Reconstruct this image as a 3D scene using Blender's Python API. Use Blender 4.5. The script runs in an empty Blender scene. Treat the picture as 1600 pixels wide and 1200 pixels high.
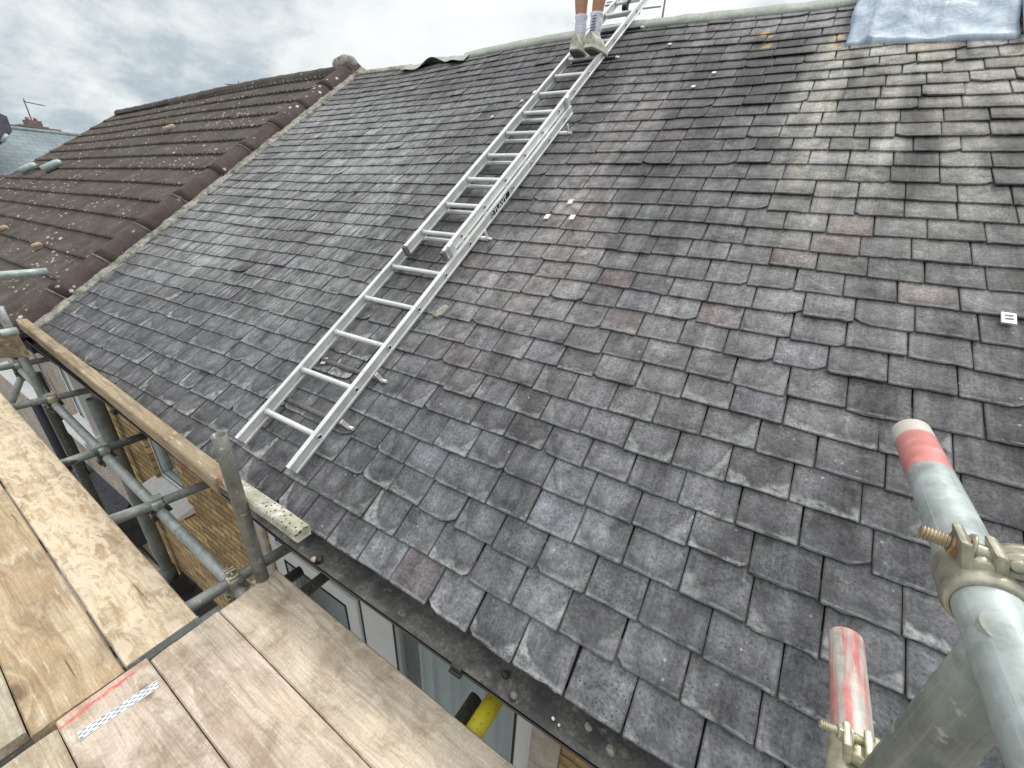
import bpy, bmesh, math, random
from mathutils import Vector, Matrix, noise
rnd = random.Random(7)
# ---------------------------------------------------------------- camera, sky, sun
sc = bpy.context.scene
FPX = 631.9
ROWS = ((0.8533703, 0.51943623, 0.04410373), (0.25143208, -0.33600388, -0.90768018), (-0.45666294, 0.7856764, -0.41733866))
cd = bpy.data.cameras.new('camera'); cam = bpy.data.objects.new('camera', cd); sc.collection.objects.link(cam)
cd.sensor_width = 36; cd.lens = FPX / 1600 * 36; cd.clip_start = .02; cd.clip_end = 3000
cam.matrix_world = Matrix([[ROWS[0][i], -ROWS[1][i], -ROWS[2][i], 0] for i in range(3)] + [[0, 0, 0, 1]])
sc.camera = cam
sc.render.resolution_x = 1024; sc.render.resolution_y = 768
sc.view_settings.view_transform = 'Standard'; sc.view_settings.look = 'None'
sc.view_settings.exposure = 0.26; sc.view_settings.gamma = 1
SUN_EL, SUN_AZ = math.radians(52), math.radians(20)      # azimuth from +Y towards +X

class NT:
    """small helper for node trees"""
    def __init__(s, tree): s.t = tree; s.n = tree.nodes; s.l = tree.links
    def put(s, sock, v):
        if v is None: return
        if isinstance(v, bpy.types.NodeSocket): s.l.new(v, sock)
        elif isinstance(v, (tuple, list)) and len(v) == 3 and sock.type == 'RGBA': sock.default_value = (*v, 1)
        else: sock.default_value = v
    def node(s, typ, ins=None, **kw):
        n = s.n.new(typ)
        for k, v in kw.items(): setattr(n, k, v)
        for k, v in (ins or {}).items(): s.put(n.inputs[k], v)
        return n
    def coord(s, which='Object'): return s.node('ShaderNodeTexCoord').outputs[which]
    def mapv(s, v, scale=(1, 1, 1), loc=(0, 0, 0), rot=(0, 0, 0)):
        return s.node('ShaderNodeMapping', {'Vector': v, 'Scale': scale, 'Location': loc, 'Rotation': rot}).outputs[0]
    def noise(s, v, scale=5, detail=4, rough=.55, dist=0, out=0):
        return s.node('ShaderNodeTexNoise', {'Vector': v, 'Scale': scale, 'Detail': detail, 'Roughness': rough, 'Distortion': dist}).outputs[out]
    def voro(s, v, scale=5, feature='F1', out='Distance', rnd=1.0):
        return s.node('ShaderNodeTexVoronoi', {'Vector': v, 'Scale': scale, 'Randomness': rnd}, feature=feature).outputs[out]
    def ramp(s, f, pts, interp='LINEAR'):
        n = s.node('ShaderNodeValToRGB', {'Fac': f}); cr = n.color_ramp; cr.interpolation = interp
        while len(cr.elements) < len(pts): cr.elements.new(.5)
        for e, (p, c) in zip(cr.elements, pts):
            e.position = p; e.color = (*c, 1) if isinstance(c, (tuple, list)) else (c, c, c, 1)
        return n.outputs[0]
    def math(s, op, a, b=None, c=None, clamp=False):
        n = s.node('ShaderNodeMath', operation=op, use_clamp=clamp)
        s.put(n.inputs[0], a); s.put(n.inputs[1], b)
        if c is not None: s.put(n.inputs[2], c)
        return n.outputs[0]
    def mix(s, f, a, b, mode='MIX'):
        n = s.node('ShaderNodeMix', data_type='RGBA', blend_type=mode)
        s.put(n.inputs[0], f); s.put(n.inputs[6], a); s.put(n.inputs[7], b)
        return n.outputs[2]
    def rng(s, v, a, b, c=0., d=1.):
        return s.node('ShaderNodeMapRange', {'Value': v, 'From Min': a, 'From Max': b, 'To Min': c, 'To Max': d}).outputs[0]
    def sep(s, v):
        n = s.node('ShaderNodeSeparateXYZ', {0: v}); return n.outputs
    def comb(s, x, y, z): return s.node('ShaderNodeCombineXYZ', {0: x, 1: y, 2: z}).outputs[0]
    def attr(s, name, out='Color'): return s.node('ShaderNodeAttribute', attribute_name=name).outputs[out]
    def bump(s, h, strength=.3, dist=.01, normal=None):
        return s.node('ShaderNodeBump', {'Height': h, 'Strength': strength, 'Distance': dist, 'Normal': normal}).outputs[0]
    def fin(s, color, rough=.7, normal=None, metal=0., spec=.5, alpha=None, trans=None, coat=None):
        b = s.node('ShaderNodeBsdfPrincipled', {'Base Color': color, 'Roughness': rough, 'Metallic': metal, 'Specular IOR Level': spec})
        if normal: s.l.new(normal, b.inputs['Normal'])
        if alpha is not None: s.put(b.inputs['Alpha'], alpha)
        if trans is not None: s.put(b.inputs['Transmission Weight'], trans)
        o = s.node('ShaderNodeOutputMaterial'); s.l.new(b.outputs[0], o.inputs[0])
def mat(name, fn):
    m = bpy.data.materials.new(name); m.use_nodes = True; m.node_tree.nodes.clear(); fn(NT(m.node_tree)); return m

w = bpy.data.worlds.new("World"); sc.world = w; w.use_nodes = True; w.node_tree.nodes.clear()
g = NT(w.node_tree)
sky = g.node('ShaderNodeTexSky', sky_type='NISHITA', sun_disc=False, sun_elevation=SUN_EL, sun_rotation=SUN_AZ, air_density=1.2, dust_density=2.0)
bg1 = g.node('ShaderNodeBackground', {'Color': sky.outputs[0], 'Strength': .10})
dv = g.coord('Generated')
dx, dy, dz = g.sep(dv)
zc = g.math('ADD', g.math('MAXIMUM', dz, 0.0), .42)
pv = g.comb(g.math('DIVIDE', dx, zc), g.math('DIVIDE', dy, zc), 0.0)     # a flat cloud deck seen from below
n1 = g.noise(g.mapv(pv, loc=(3.1, 1.7, 0)), 2.1, 8, .60, .35)
n2 = g.noise(g.mapv(pv, loc=(9.3, 4.2, 2)), 5.2, 6, .6, .2)
cl = g.math('ADD', g.math('MULTIPLY', n1, .68), g.math('MULTIPLY', n2, .32))
vd = g.node('ShaderNodeVectorMath', operation='DOT_PRODUCT'); g.put(vd.inputs[0], dv); vd.inputs[1].default_value = Vector((-.30, .85, .42)).normalized()
glow = g.rng(vd.outputs['Value'], .70, 1.0, 0., .24)                     # thinner cloud where the sun sits behind it
cl2 = g.math('ADD', cl, glow)
ccol = g.ramp(cl2, [(.37, (.28, .34, .40)), (.45, (.36, .425, .48)), (.51, (.45, .515, .56)), (.555, (.58, .63, .655)), (.62, (.74, .775, .78)), (.74, (.83, .85, .845))])
up = g.rng(dz, .30, .85, 1.0, 2.6)                                        # an overcast sky is brightest overhead
ccol = g.mix(g.rng(dz, .38, .62), ccol, (.60, .60, .595))
bg2 = g.node('ShaderNodeBackground', {'Color': ccol, 'Strength': up})
mx = g.node('ShaderNodeMixShader', {0: g.rng(cl, .3, .42, .80, .97)})
g.l.new(bg1.outputs[0], mx.inputs[1]); g.l.new(bg2.outputs[0], mx.inputs[2])
g.l.new(mx.outputs[0], g.node('ShaderNodeOutputWorld').inputs[0])

sl = bpy.data.lights.new('sun', 'SUN'); sl.energy = 1.5; sl.angle = math.radians(11); sl.color = (1, .97, .92)
so = bpy.data.objects.new('sun', sl); sc.collection.objects.link(so)
sd = Vector((math.sin(SUN_AZ) * math.cos(SUN_EL), math.cos(SUN_AZ) * math.cos(SUN_EL), math.sin(SUN_EL)))
so.rotation_euler = sd.to_track_quat('Z', 'Y').to_euler(); so.location = sd * 60

# ---------------------------------------------------------------- geometry helpers
TH = math.radians(34.73); CT, ST = math.cos(TH), math.sin(TH)
DR = 1.4                                            # distance of the roof plane from the camera
def ss(x, a, b):
    t = min(1, max(0, (x - a) / (b - a))); return t * t * (3 - 2 * t)
def sag(s, t):
    return .045 * math.exp(-((s + 1.9) / 1.3) ** 2) * max(0, t / 4.4) ** 3 + .006 * math.sin(s * 1.3 + t * .9) + .004 * math.sin(s * 3.1 - t * 1.7)
def RP(s, t, o=0.0, flat=False):
    """roof coordinates: s along the eaves, t up the slope, o above the roof plane"""
    if not flat: o += sag(s, t)
    o -= DR
    return Vector((s, t * CT - o * ST, t * ST + o * CT))
def pix(x, y):
    c = ((x - 800) / FPX, (y - 600) / FPX, 1)
    return Vector([sum(ROWS[k][i] * c[k] for k in range(3)) for i in range(3)])
class MB:
    def __init__(s): s.v = []; s.f = []; s.uv = []; s.sm = []
    def face(s, pts, uv=None, smooth=False):
        i = len(s.v); s.v += [Vector(p) for p in pts]; s.f.append(list(range(i, i + len(pts)))); s.uv.append(uv); s.sm.append(smooth)
    def grid(s, P, uv=None, smooth=True, closeu=False):
        i = len(s.v); n, m = len(P), len(P[0])
        for r in P: s.v += [Vector(p) for p in r]
        for a in range(n - 1):
            for b in range(m - 1 + (1 if closeu else 0)):
                b2 = (b + 1) % m
                s.f.append([i + a * m + b, i + a * m + b2, i + (a + 1) * m + b2, i + (a + 1) * m + b]); s.sm.append(smooth)
                s.uv.append([uv(a, b), uv(a, b + 1), uv(a + 1, b + 1), uv(a + 1, b)] if uv else None)
    def box(s, c, size, M=None):
        hx, hy, hz = [k / 2 for k in size]; c = Vector(c)
        P = [Vector((x, y, z)) for x in (-hx, hx) for y in (-hy, hy) for z in (-hz, hz)]
        P = [(M @ p if M else p) + c for p in P]
        for q in ((0, 1, 3, 2), (4, 6, 7, 5), (0, 4, 5, 1), (2, 3, 7, 6), (0, 2, 6, 4), (1, 5, 7, 3)): s.face([P[k] for k in q])
        return s
    def rbox(s, c, ex, ey, ez):
        """box from half-extent vectors"""
        c = Vector(c); ex, ey, ez = Vector(ex), Vector(ey), Vector(ez)
        P = [c + ex * i + ey * j + ez * k for i in (-1, 1) for j in (-1, 1) for k in (-1, 1)]
        for q in ((0, 1, 3, 2), (4, 6, 7, 5), (0, 4, 5, 1), (2, 3, 7, 6), (0, 2, 6, 4), (1, 5, 7, 3)): s.face([P[k] for k in q])
        return s
    def tube(s, a, b, r, r2=None, seg=24, hollow=0, caps=True, dents=0):
        a, b = Vector(a), Vector(b); d = b - a; L = d.length; d.normalize(); r2 = r if r2 is None else r2
        e1 = d.orthogonal().normalized(); e2 = d.cross(e1)
        ns = max(2, int(L / .12)) if dents else 2
        ring = lambda c, rr: [c + (e1 * math.cos(2 * math.pi * k / seg) + e2 * math.sin(2 * math.pi * k / seg)) * rr for k in range(seg)]
        s.grid([ring(a + d * L * i / (ns - 1), r + (r2 - r) * i / (ns - 1)) for i in range(ns)], uv=lambda i, j: (j / seg, L * i / (ns - 1)), closeu=True)
        for (c, rr, dd, k) in ((a, r, d, 0), (b, r2, -d, 1)):
            if not caps: break
            o = ring(c, rr)
            if hollow:
                n_ = ring(c, rr - hollow); dp = ring(c + dd * min(.25, L * .45), rr - hollow)
                for j in range(seg):
                    j2 = (j + 1) % seg; s.face([o[j], o[j2], n_[j2], n_[j]], [(j / seg, 0 if k == 0 else L)] * 4)
                s.grid([n_, dp], uv=lambda i, j: (j / seg, 5 + i), closeu=True); s.face(dp)
            else: s.face(o, [(j / seg, 0 if k == 0 else L) for j in range(seg)])
        return s
    def lathe(s, c, axis, prof, seg=20, smooth=True):
        c, d = Vector(c), Vector(axis).normalized(); e1 = d.orthogonal().normalized(); e2 = d.cross(e1)
        s.grid([[c + d * h + (e1 * math.cos(2 * math.pi * k / seg) + e2 * math.sin(2 * math.pi * k / seg)) * rr for k in range(seg)] for h, rr in prof], closeu=True, smooth=smooth)
        return s
    def prism(s, pts, off):
        """closed polygon extruded by a vector"""
        pts = [Vector(p) for p in pts]; off = Vector(off); q = [p + off for p in pts]
        s.face(pts); s.face(q[::-1])
        for i in range(len(pts)):
            j = (i + 1) % len(pts); s.face([pts[i], pts[j], q[j], q[i]])
        return s
    def build(s, name, m, parent=None, merge=True, bevel=0, attrs=None, origin=None):
        me = bpy.data.meshes.new(name)
        off = Vector(origin) if origin is not None else Vector((0, 0, 0))
        if parent is not None and origin is None: off = Vector(parent.get('_org', (0, 0, 0)))
        me.from_pydata([v - off for v in s.v], [], s.f)
        ul = me.uv_layers.new(name='UVMap'); li = 0; data = []
        for f, u in zip(s.f, s.uv):
            if u: data += [c for p in u for c in p]
            else:
                a, b, c3 = s.v[f[0]], s.v[f[1]], s.v[f[2]]; n = (b - a).cross(c3 - a)
                k = max(range(3), key=lambda i: abs(n[i]))
                i0, i1 = ((1, 2), (0, 2), (0, 1))[k]
                for q in f: data += [s.v[q][i0], s.v[q][i1]]
        ul.data.foreach_set('uv', data)
        me.polygons.foreach_set('use_smooth', s.sm)
        for an, vals in (attrs or {}).items():
            at = me.attributes.new(an, 'FLOAT_COLOR', 'POINT'); at.data.foreach_set('color', vals)
        bm = bmesh.new(); bm.from_mesh(me)
        if merge: bmesh.ops.remove_doubles(bm, verts=bm.verts, dist=1e-5)
        bmesh.ops.recalc_face_normals(bm, faces=bm.faces)
        bm.to_mesh(me); bm.free()
        me.materials.append(m)
        o = bpy.data.objects.new(name, me); sc.collection.objects.link(o)
        if parent is not None: o.parent = parent
        elif origin is not None: o.location = off
        if parent is not None: o['_org'] = tuple(off)
        if bevel:
            md = o.modifiers.new('bevel', 'BEVEL'); md.width = bevel; md.segments = 2; md.limit_method = 'ANGLE'; md.angle_limit = math.radians(35)
        return o
def tag(o, label=None, cat=None, group=None, kind=None):
    if label: o['label'] = label
    if cat: o['category'] = cat
    if group: o['group'] = group
    if kind: o['kind'] = kind
    return o
def thing(name, loc, label, cat, group=None):
    o = bpy.data.objects.new(name, None); sc.collection.objects.link(o); o.location = loc; o['_org'] = tuple(loc)
    o.empty_display_size = .2
    return tag(o, label, cat, group)
def sub(o, parent):
    """hang a mesh built in world space under a mesh part"""
    o.parent = parent; return o
Z3 = (0, 0, 0)

# ---------------------------------------------------------------- materials
TH_ = math.radians(34.73)
def m_slate(g):
    tint = g.attr('tint'); ex = g.sep(g.attr('extra'))         # extra: stain strength, frosting, dark
    u, v, rd = g.sep(g.attr('luv', 'Vector'))
    P = g.coord('Object')
    big = g.noise(P, 5.5, 4, .6); fine = g.noise(P, 105, 6, .75); mid = g.noise(P, 22, 4, .6); mid2 = g.noise(g.mapv(P, loc=(4, 4, 4)), 14, 5, .62, .6)
    col = g.mix(1.0, tint, g.ramp(mid, [(.3, .76), (.5, .98), (.7, 1.22)]), 'MULTIPLY')
    col = g.mix(1.0, col, g.ramp(fine, [(.3, .42), (.5, 1.0), (.72, 1.62)]), 'MULTIPLY')
    blot = g.noise(g.mapv(P, loc=(1, 8, 2)), 8.5, 6, .72, .4)
    col = g.mix(1.0, col, g.ramp(blot, [(.33, 1.42), (.46, 1.06), (.55, .88), (.65, .50)]), 'MULTIPLY')
    Q2 = g.mapv(g.mapv(P, rot=(-TH_, 0, 0)), scale=(15, 1.5, 1.5)); st2 = g.noise(Q2, 1.0, 5, .68)
    col = g.mix(1.0, col, g.ramp(st2, [(.32, .66), (.5, 1.0), (.68, 1.32)]), 'MULTIPLY')
    # water mark arc and pale bloom below it
    uu = g.math('SUBTRACT', g.math('MULTIPLY', u, 2.0), 1.0)
    r2 = g.math('FRACT', g.math('MULTIPLY', rd, 7.31)); r3 = g.math('FRACT', g.math('MULTIPLY', rd, 17.7))
    ua = g.math('ADD', uu, g.math('MULTIPLY', g.math('SUBTRACT', r2, .5), .9))
    arc = g.math('ADD', g.math('MULTIPLY', g.math('POWER', g.math('ABSOLUTE', ua), 2.6), g.math('MULTIPLY', rd, .65)), g.math('MULTIPLY', r3, .24))
    arc = g.math('ADD', arc, g.math('MULTIPLY', g.math('SUBTRACT', mid2, .5), .75))
    d = g.math('SUBTRACT', v, arc)
    dark = g.ramp(g.math('ADD', g.math('MULTIPLY', d, .9), .5), [(.38, 0.), (.50, 1.), (.60, .45), (.74, 0.)])
    pale = g.math('MULTIPLY', g.rng(d, .03, -.16), g.rng(g.noise(P, 38, 4, .7), .36, .62))
    col = g.mix(g.math('MULTIPLY', g.math('MULTIPLY', dark, ex[0]), .95, clamp=True), col, g.mix(.5, col, (.05, .05, .055), 'MIX'))
    col = g.mix(g.math('MULTIPLY', pale, ex[1]), col, (.42, .425, .42))
    Q = g.mapv(g.mapv(P, rot=(-TH_, 0, 0)), scale=(75, 7, 7)); sk = g.noise(Q, 1.0, 4, .65)
    col = g.mix(g.math('MULTIPLY', g.rng(sk, .50, .66), ex[2]), col, (.48, .485, .475))
    rim = g.math('MULTIPLY', g.rng(g.math('ABSOLUTE', g.math('SUBTRACT', v, .07)), .035, .0), g.rng(g.noise(P, 30, 3), .42, .58))
    col = g.mix(g.math('MULTIPLY', rim, .32), col, (.50, .50, .49))
    # edge grime at joints
    eg = g.math('MAXIMUM', g.rng(g.math('ABSOLUTE', uu), .93, 1.0), g.rng(v, .035, .0))
    col = g.mix(g.math('MULTIPLY', eg, .85), col, (.05, .05, .05))
    # lichen / pitting
    vo = g.voro(P, 95); pit = g.math('MULTIPLY', g.rng(vo, .30, .14), g.rng(big, .44, .60))
    col = g.mix(g.math('MULTIPLY', pit, .9), col, (.035, .035, .035))
    vo2 = g.voro(g.mapv(P, loc=(7, 3, 1)), 21); wsp = g.math('MULTIPLY', g.rng(vo2, .105, .06), g.rng(g.noise(P, 3.3, 2), .5, .60))
    col = g.mix(g.math('MULTIPLY', wsp, .4), col, (.62, .62, .58))
    gr = g.noise(P, 1.7, 3)
    h = g.math('ADD', g.math('MULTIPLY', fine, .7), g.math('ADD', g.math('MULTIPLY', mid2, 1.2), g.math('MULTIPLY', g.rng(vo, .0, .25), .25)))
    g.fin(col, g.math('SUBTRACT', .80, g.math('MULTIPLY', ex[0], .34), clamp=True), g.bump(h, .5, .004), spec=.24)
M_SLATE = mat('slate', m_slate)
def m_underlay(g): g.fin((.02, .02, .02), .9)
M_UNDER = mat('underlay', m_underlay)
def m_tile(g):
    P = g.coord('Object')
    n = g.noise(P, 3.2, 4, .6); f = g.noise(P, 70, 4, .65); md = g.noise(P, 9, 4, .6)
    col = g.ramp(n, [(.3, (.070, .058, .050)), (.5, (.095, .082, .072)), (.7, (.125, .110, .098))])
    px = g.sep(P)[0]
    red = g.math('MULTIPLY', g.rng(g.noise(g.mapv(P, scale=(1, .45, .45)), .9, 2), .50, .62), g.rng(px, -7.6, -9.4))
    col = g.mix(g.math('MULTIPLY', red, .45), col, (.19, .135, .115))
    col = g.mix(1., col, g.ramp(f, [(.3, .7), (.5, 1.), (.7, 1.35)]), 'MULTIPLY')
    vo = g.voro(g.mapv(P, rot=(0, 0, .3)), 7.5); li = g.math('MULTIPLY', g.rng(vo, .19, .12), g.rng(md, .50, .60))
    vo3 = g.voro(g.mapv(P, loc=(5, 2, 3)), 17); li3 = g.math('MULTIPLY', g.rng(vo3, .24, .16), g.rng(g.noise(P, 2.1, 3), .46, .56))
    li = g.math('MAXIMUM', li, g.math('MULTIPLY', li3, .75))
    col = g.mix(li, col, (.52, .50, .44))
    moss = g.rng(g.noise(P, 1.3, 5, .65), .60, .72)
    col = g.mix(g.math('MULTIPLY', moss, .35), col, (.085, .095, .05))
    g.fin(col, .88, g.bump(g.math('ADD', f, md), .6, .006), spec=.2)
M_TILE = mat('concrete_tile', m_tile)
def m_ridge_tile(g):
    P = g.coord('Object'); f = g.noise(P, 55, 4, .6); n = g.noise(P, 6, 4, .6)
    col = g.ramp(n, [(.3, (.060, .044, .040)), (.6, (.092, .070, .062)), (.75, (.12, .096, .086))])
    col = g.mix(1., col, g.ramp(f, [(.3, .75), (.7, 1.25)]), 'MULTIPLY')
    li = g.math('MULTIPLY', g.rng(g.voro(P, 12), .24, .17), g.rng(g.noise(P, 4.1, 3), .50, .58))
    col = g.mix(li, col, (.58, .55, .50))
    g.fin(col, .82, g.bump(f, .4, .004), spec=.25)
M_RTILE = mat('half_round_tile', m_ridge_tile)
def m_mortar(g):
    P = g.coord('Object'); n = g.noise(P, 14, 5, .65); f = g.noise(P, 60, 3)
    col = g.ramp(n, [(.3, (.10, .10, .085)), (.45, (.22, .22, .18)), (.62, (.40, .385, .34)), (.75, (.28, .30, .20))])
    g.fin(col, .9, g.bump(g.math('ADD', n, f), .8, .01), spec=.2)
M_MORTAR = mat('mortar', m_mortar)
def m_coping(g):
    P = g.coord('Object'); n = g.noise(P, 7, 5, .6); f = g.noise(P, 45, 4)
    col = g.ramp(n, [(.3, (.26, .29, .25)), (.5, (.36, .39, .34)), (.7, (.47, .49, .45))])
    g.fin(g.mix(1., col, g.ramp(f, [(.3, .82), (.7, 1.15)]), 'MULTIPLY'), .75, g.bump(f, .3, .004), spec=.3)
M_COPING = mat('ridge_lead', m_coping)
def m_lead(g):
    P = g.coord('Object'); n = g.noise(g.mapv(P, scale=(1, .55, .55)), 7, 6, .68, .6); f = g.noise(P, 26, 4, .6)
    col = g.ramp(n, [(.30, (.17, .23, .31)), (.44, (.26, .335, .42)), (.56, (.36, .44, .52)), (.70, (.58, .63, .67))])  # pale blue of the reflected sky is put into the lead's colour
    strk = g.noise(g.mapv(P, scale=(12, 1.2, 1.2)), 2.0, 3)
    col = g.mix(g.math('MULTIPLY', g.rng(strk, .52, .66), .45), col, (.15, .19, .245))
    col = g.mix(g.math('MULTIPLY', g.rng(f, .58, .70), .4), col, (.60, .62, .62))
    g.fin(col, .62, g.bump(g.math('ADD', n, g.math('MULTIPLY', f, .3)), .45, .02), spec=.4)
M_LEAD = mat('sheet_lead', m_lead)
def m_clip(g): g.fin(g.ramp(g.noise(g.coord('Object'), 60, 2), [(.3, (.55, .56, .56)), (.7, (.82, .82, .80))]), .5, metal=.2)
M_CLIP = mat('lead_clip', m_clip)
def m_alu(g):
    P = g.coord('Object'); n = g.noise(P, 12, 4, .6); f = g.noise(g.mapv(P, scale=(1, .15, .15)), 130, 3)
    col = g.ramp(n, [(.3, (.60, .62, .61)), (.55, (.74, .76, .74)), (.75, (.84, .85, .83))])
    dirt = g.rng(g.noise(P, 24, 6, .74), .53, .70)
    col = g.mix(g.math('MULTIPLY', dirt, .55), col, (.34, .34, .32))
    g.fin(col, g.ramp(f, [(.3, .38), (.7, .55)]), g.bump(f, .12, .002), metal=.45, spec=.5)
M_ALU = mat('aluminium', m_alu)
def m_flat(c, r=.6, metal=0., spec=.4, sc_=40, var=.2, bump=.2):
    def fn(g):
        P = g.coord('Object'); n = g.noise(P, sc_, 4, .6)
        g.fin(g.mix(1., c, g.ramp(n, [(.3, 1 - var), (.7, 1 + var)]), 'MULTIPLY'), r, g.bump(n, bump, .003), metal=metal, spec=spec)
    return fn
M_RUBBER = mat('black_rubber', m_flat((.018, .018, .022), .6))
M_HOLE = mat('dark_void', m_flat((.05, .05, .05), .9))
M_STK_B = mat('sticker_black', m_flat((.016, .016, .024), .35, sc_=90, bump=.05))
M_STK_W = mat('sticker_white', m_flat((.75, .76, .78), .35, sc_=90, var=.06, bump=.05))
M_PLATE = mat('toothed_steel', m_flat((.60, .63, .66), .45, metal=.2, var=.3))
M_BAR = mat('weathered_bar', m_flat((.14, .125, .12), .7, sc_=30, var=.4))
def m_galv(base, worn=0., red=None, cream=0.):
    """galvanised tube; UV v = metres from the first end"""
    def fn(g):
        P = g.coord('Object'); uv = g.coord('UV'); v = g.sep(uv)[1]
        n = g.noise(P, 16, 5, .62); vz = g.voro(P, 70, out='Color'); st = g.noise(g.mapv(uv, scale=(22, 3.0, 1)), 1.0, 4, .6)
        c = Vector(base)
        col = g.ramp(n, [(.28, tuple(c * .62)), (.5, tuple(c)), (.72, tuple(c * 1.28))])
        col = g.mix(.22, col, g.mix(1.0, vz, (0, 0, 0), 'SATURATION') if False else g.ramp(g.sep(vz)[0], [(0, .35), (1, .68)]), 'OVERLAY')
        scr = g.noise(g.mapv(uv, scale=(60, 7, 1), rot=(0, 0, .2)), 1.0, 2, .5); col = g.mix(g.math('MULTIPLY', g.rng(scr, .66, .70), .6), col, tuple(c * .55))
        gri = g.noise(P, 27, 6, .72); col = g.mix(g.math('MULTIPLY', g.rng(gri, .54, .66), .45), col, tuple(c * .5))
        col = g.mix(g.math('MULTIPLY', g.rng(st, .55, .66), .5), col, tuple(c * 1.5))
        rust = g.rng(g.noise(P, 9, 6, .7), .64, .74)
        col = g.mix(g.math('MULTIPLY', rust, .45), col, (.17, .115, .075))
        col = g.mix(g.math('MULTIPLY', g.rng(g.noise(P, 48, 3, .6), .63, .70), .6), col, (.55, .53, .47))
        if red:
            a, b, wr = red
            e = g.math('ADD', v, g.math('MULTIPLY', g.math('SUBTRACT', g.noise(P, 30, 3), .5), .018))
            m1 = g.math('MULTIPLY', g.rng(e, a, a + .012), g.rng(e, b + .004, b))
            if wr:
                m1 = g.math('MULTIPLY', m1, g.rng(g.noise(g.mapv(uv, scale=(11, 5.0, 1)), 1.0, 5, .68), .57, .43))
            if cream: col = g.mix(g.rng(v, cream + .004, cream - .004), col, (.62, .60, .53))
            rc = g.ramp(g.noise(P, 35, 4), [(.3, (.52, .15, .14)), (.6, (.64, .24, .22)), (.75, (.72, .45, .42))])
            col = g.mix(g.math('MULTIPLY', m1, .92), col, rc)
        g.fin(col, .52, g.bump(g.math('ADD', n, g.math('MULTIPLY', st, .4)), .22, .003), metal=.25, spec=.45)
    return fn
M_GALV = mat('galvanised_steel', m_galv((.34, .375, .36)))
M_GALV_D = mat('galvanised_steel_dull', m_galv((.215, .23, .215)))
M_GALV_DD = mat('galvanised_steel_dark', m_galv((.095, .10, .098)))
M_RAIL_A = mat('galvanised_red_band', m_galv((.38, .43, .42), red=(.040, .155, 0), cream=.046))
M_RAIL_B = mat('galvanised_worn_red', m_galv((.46, .49, .44), red=(-.05, .24, 1), cream=.012))
M_RAIL_C = mat('galvanised_pale', m_galv((.38, .44, .42)))
M_POLE = mat('galvanised_steel_dirty', m_galv((.165, .168, .148)))
M_STD_N = mat('galvanised_grey_green', m_galv((.23, .25, .22)))
def m_coupler(c):
    def fn(g):
        P = g.coord('Object'); n = g.noise(P, 40, 4, .6); cc = Vector(c)
        col = g.ramp(n, [(.3, tuple(cc * .6)), (.5, tuple(cc)), (.7, tuple(cc * 1.35))])
        col = g.mix(g.math('MULTIPLY', g.rng(g.noise(P, 24, 4), .56, .66), .6), col, (.20, .15, .10))
        g.fin(col, .38, g.bump(n, .35, .003), metal=.55, spec=.5)
    return fn
M_CPL = mat('coupler_zinc', m_coupler((.40, .385, .30)))
M_CPL_Y = mat('coupler_passivated', m_coupler((.56, .53, .38)))
M_CPL_G = mat('coupler_green', m_coupler((.34, .40, .35)))
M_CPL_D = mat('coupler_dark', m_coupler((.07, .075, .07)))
M_RUST = mat('rusty_thread', m_coupler((.36, .29, .19)))
M_RNUT = mat('rusty_nut', m_coupler((.34, .22, .12)))
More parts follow.
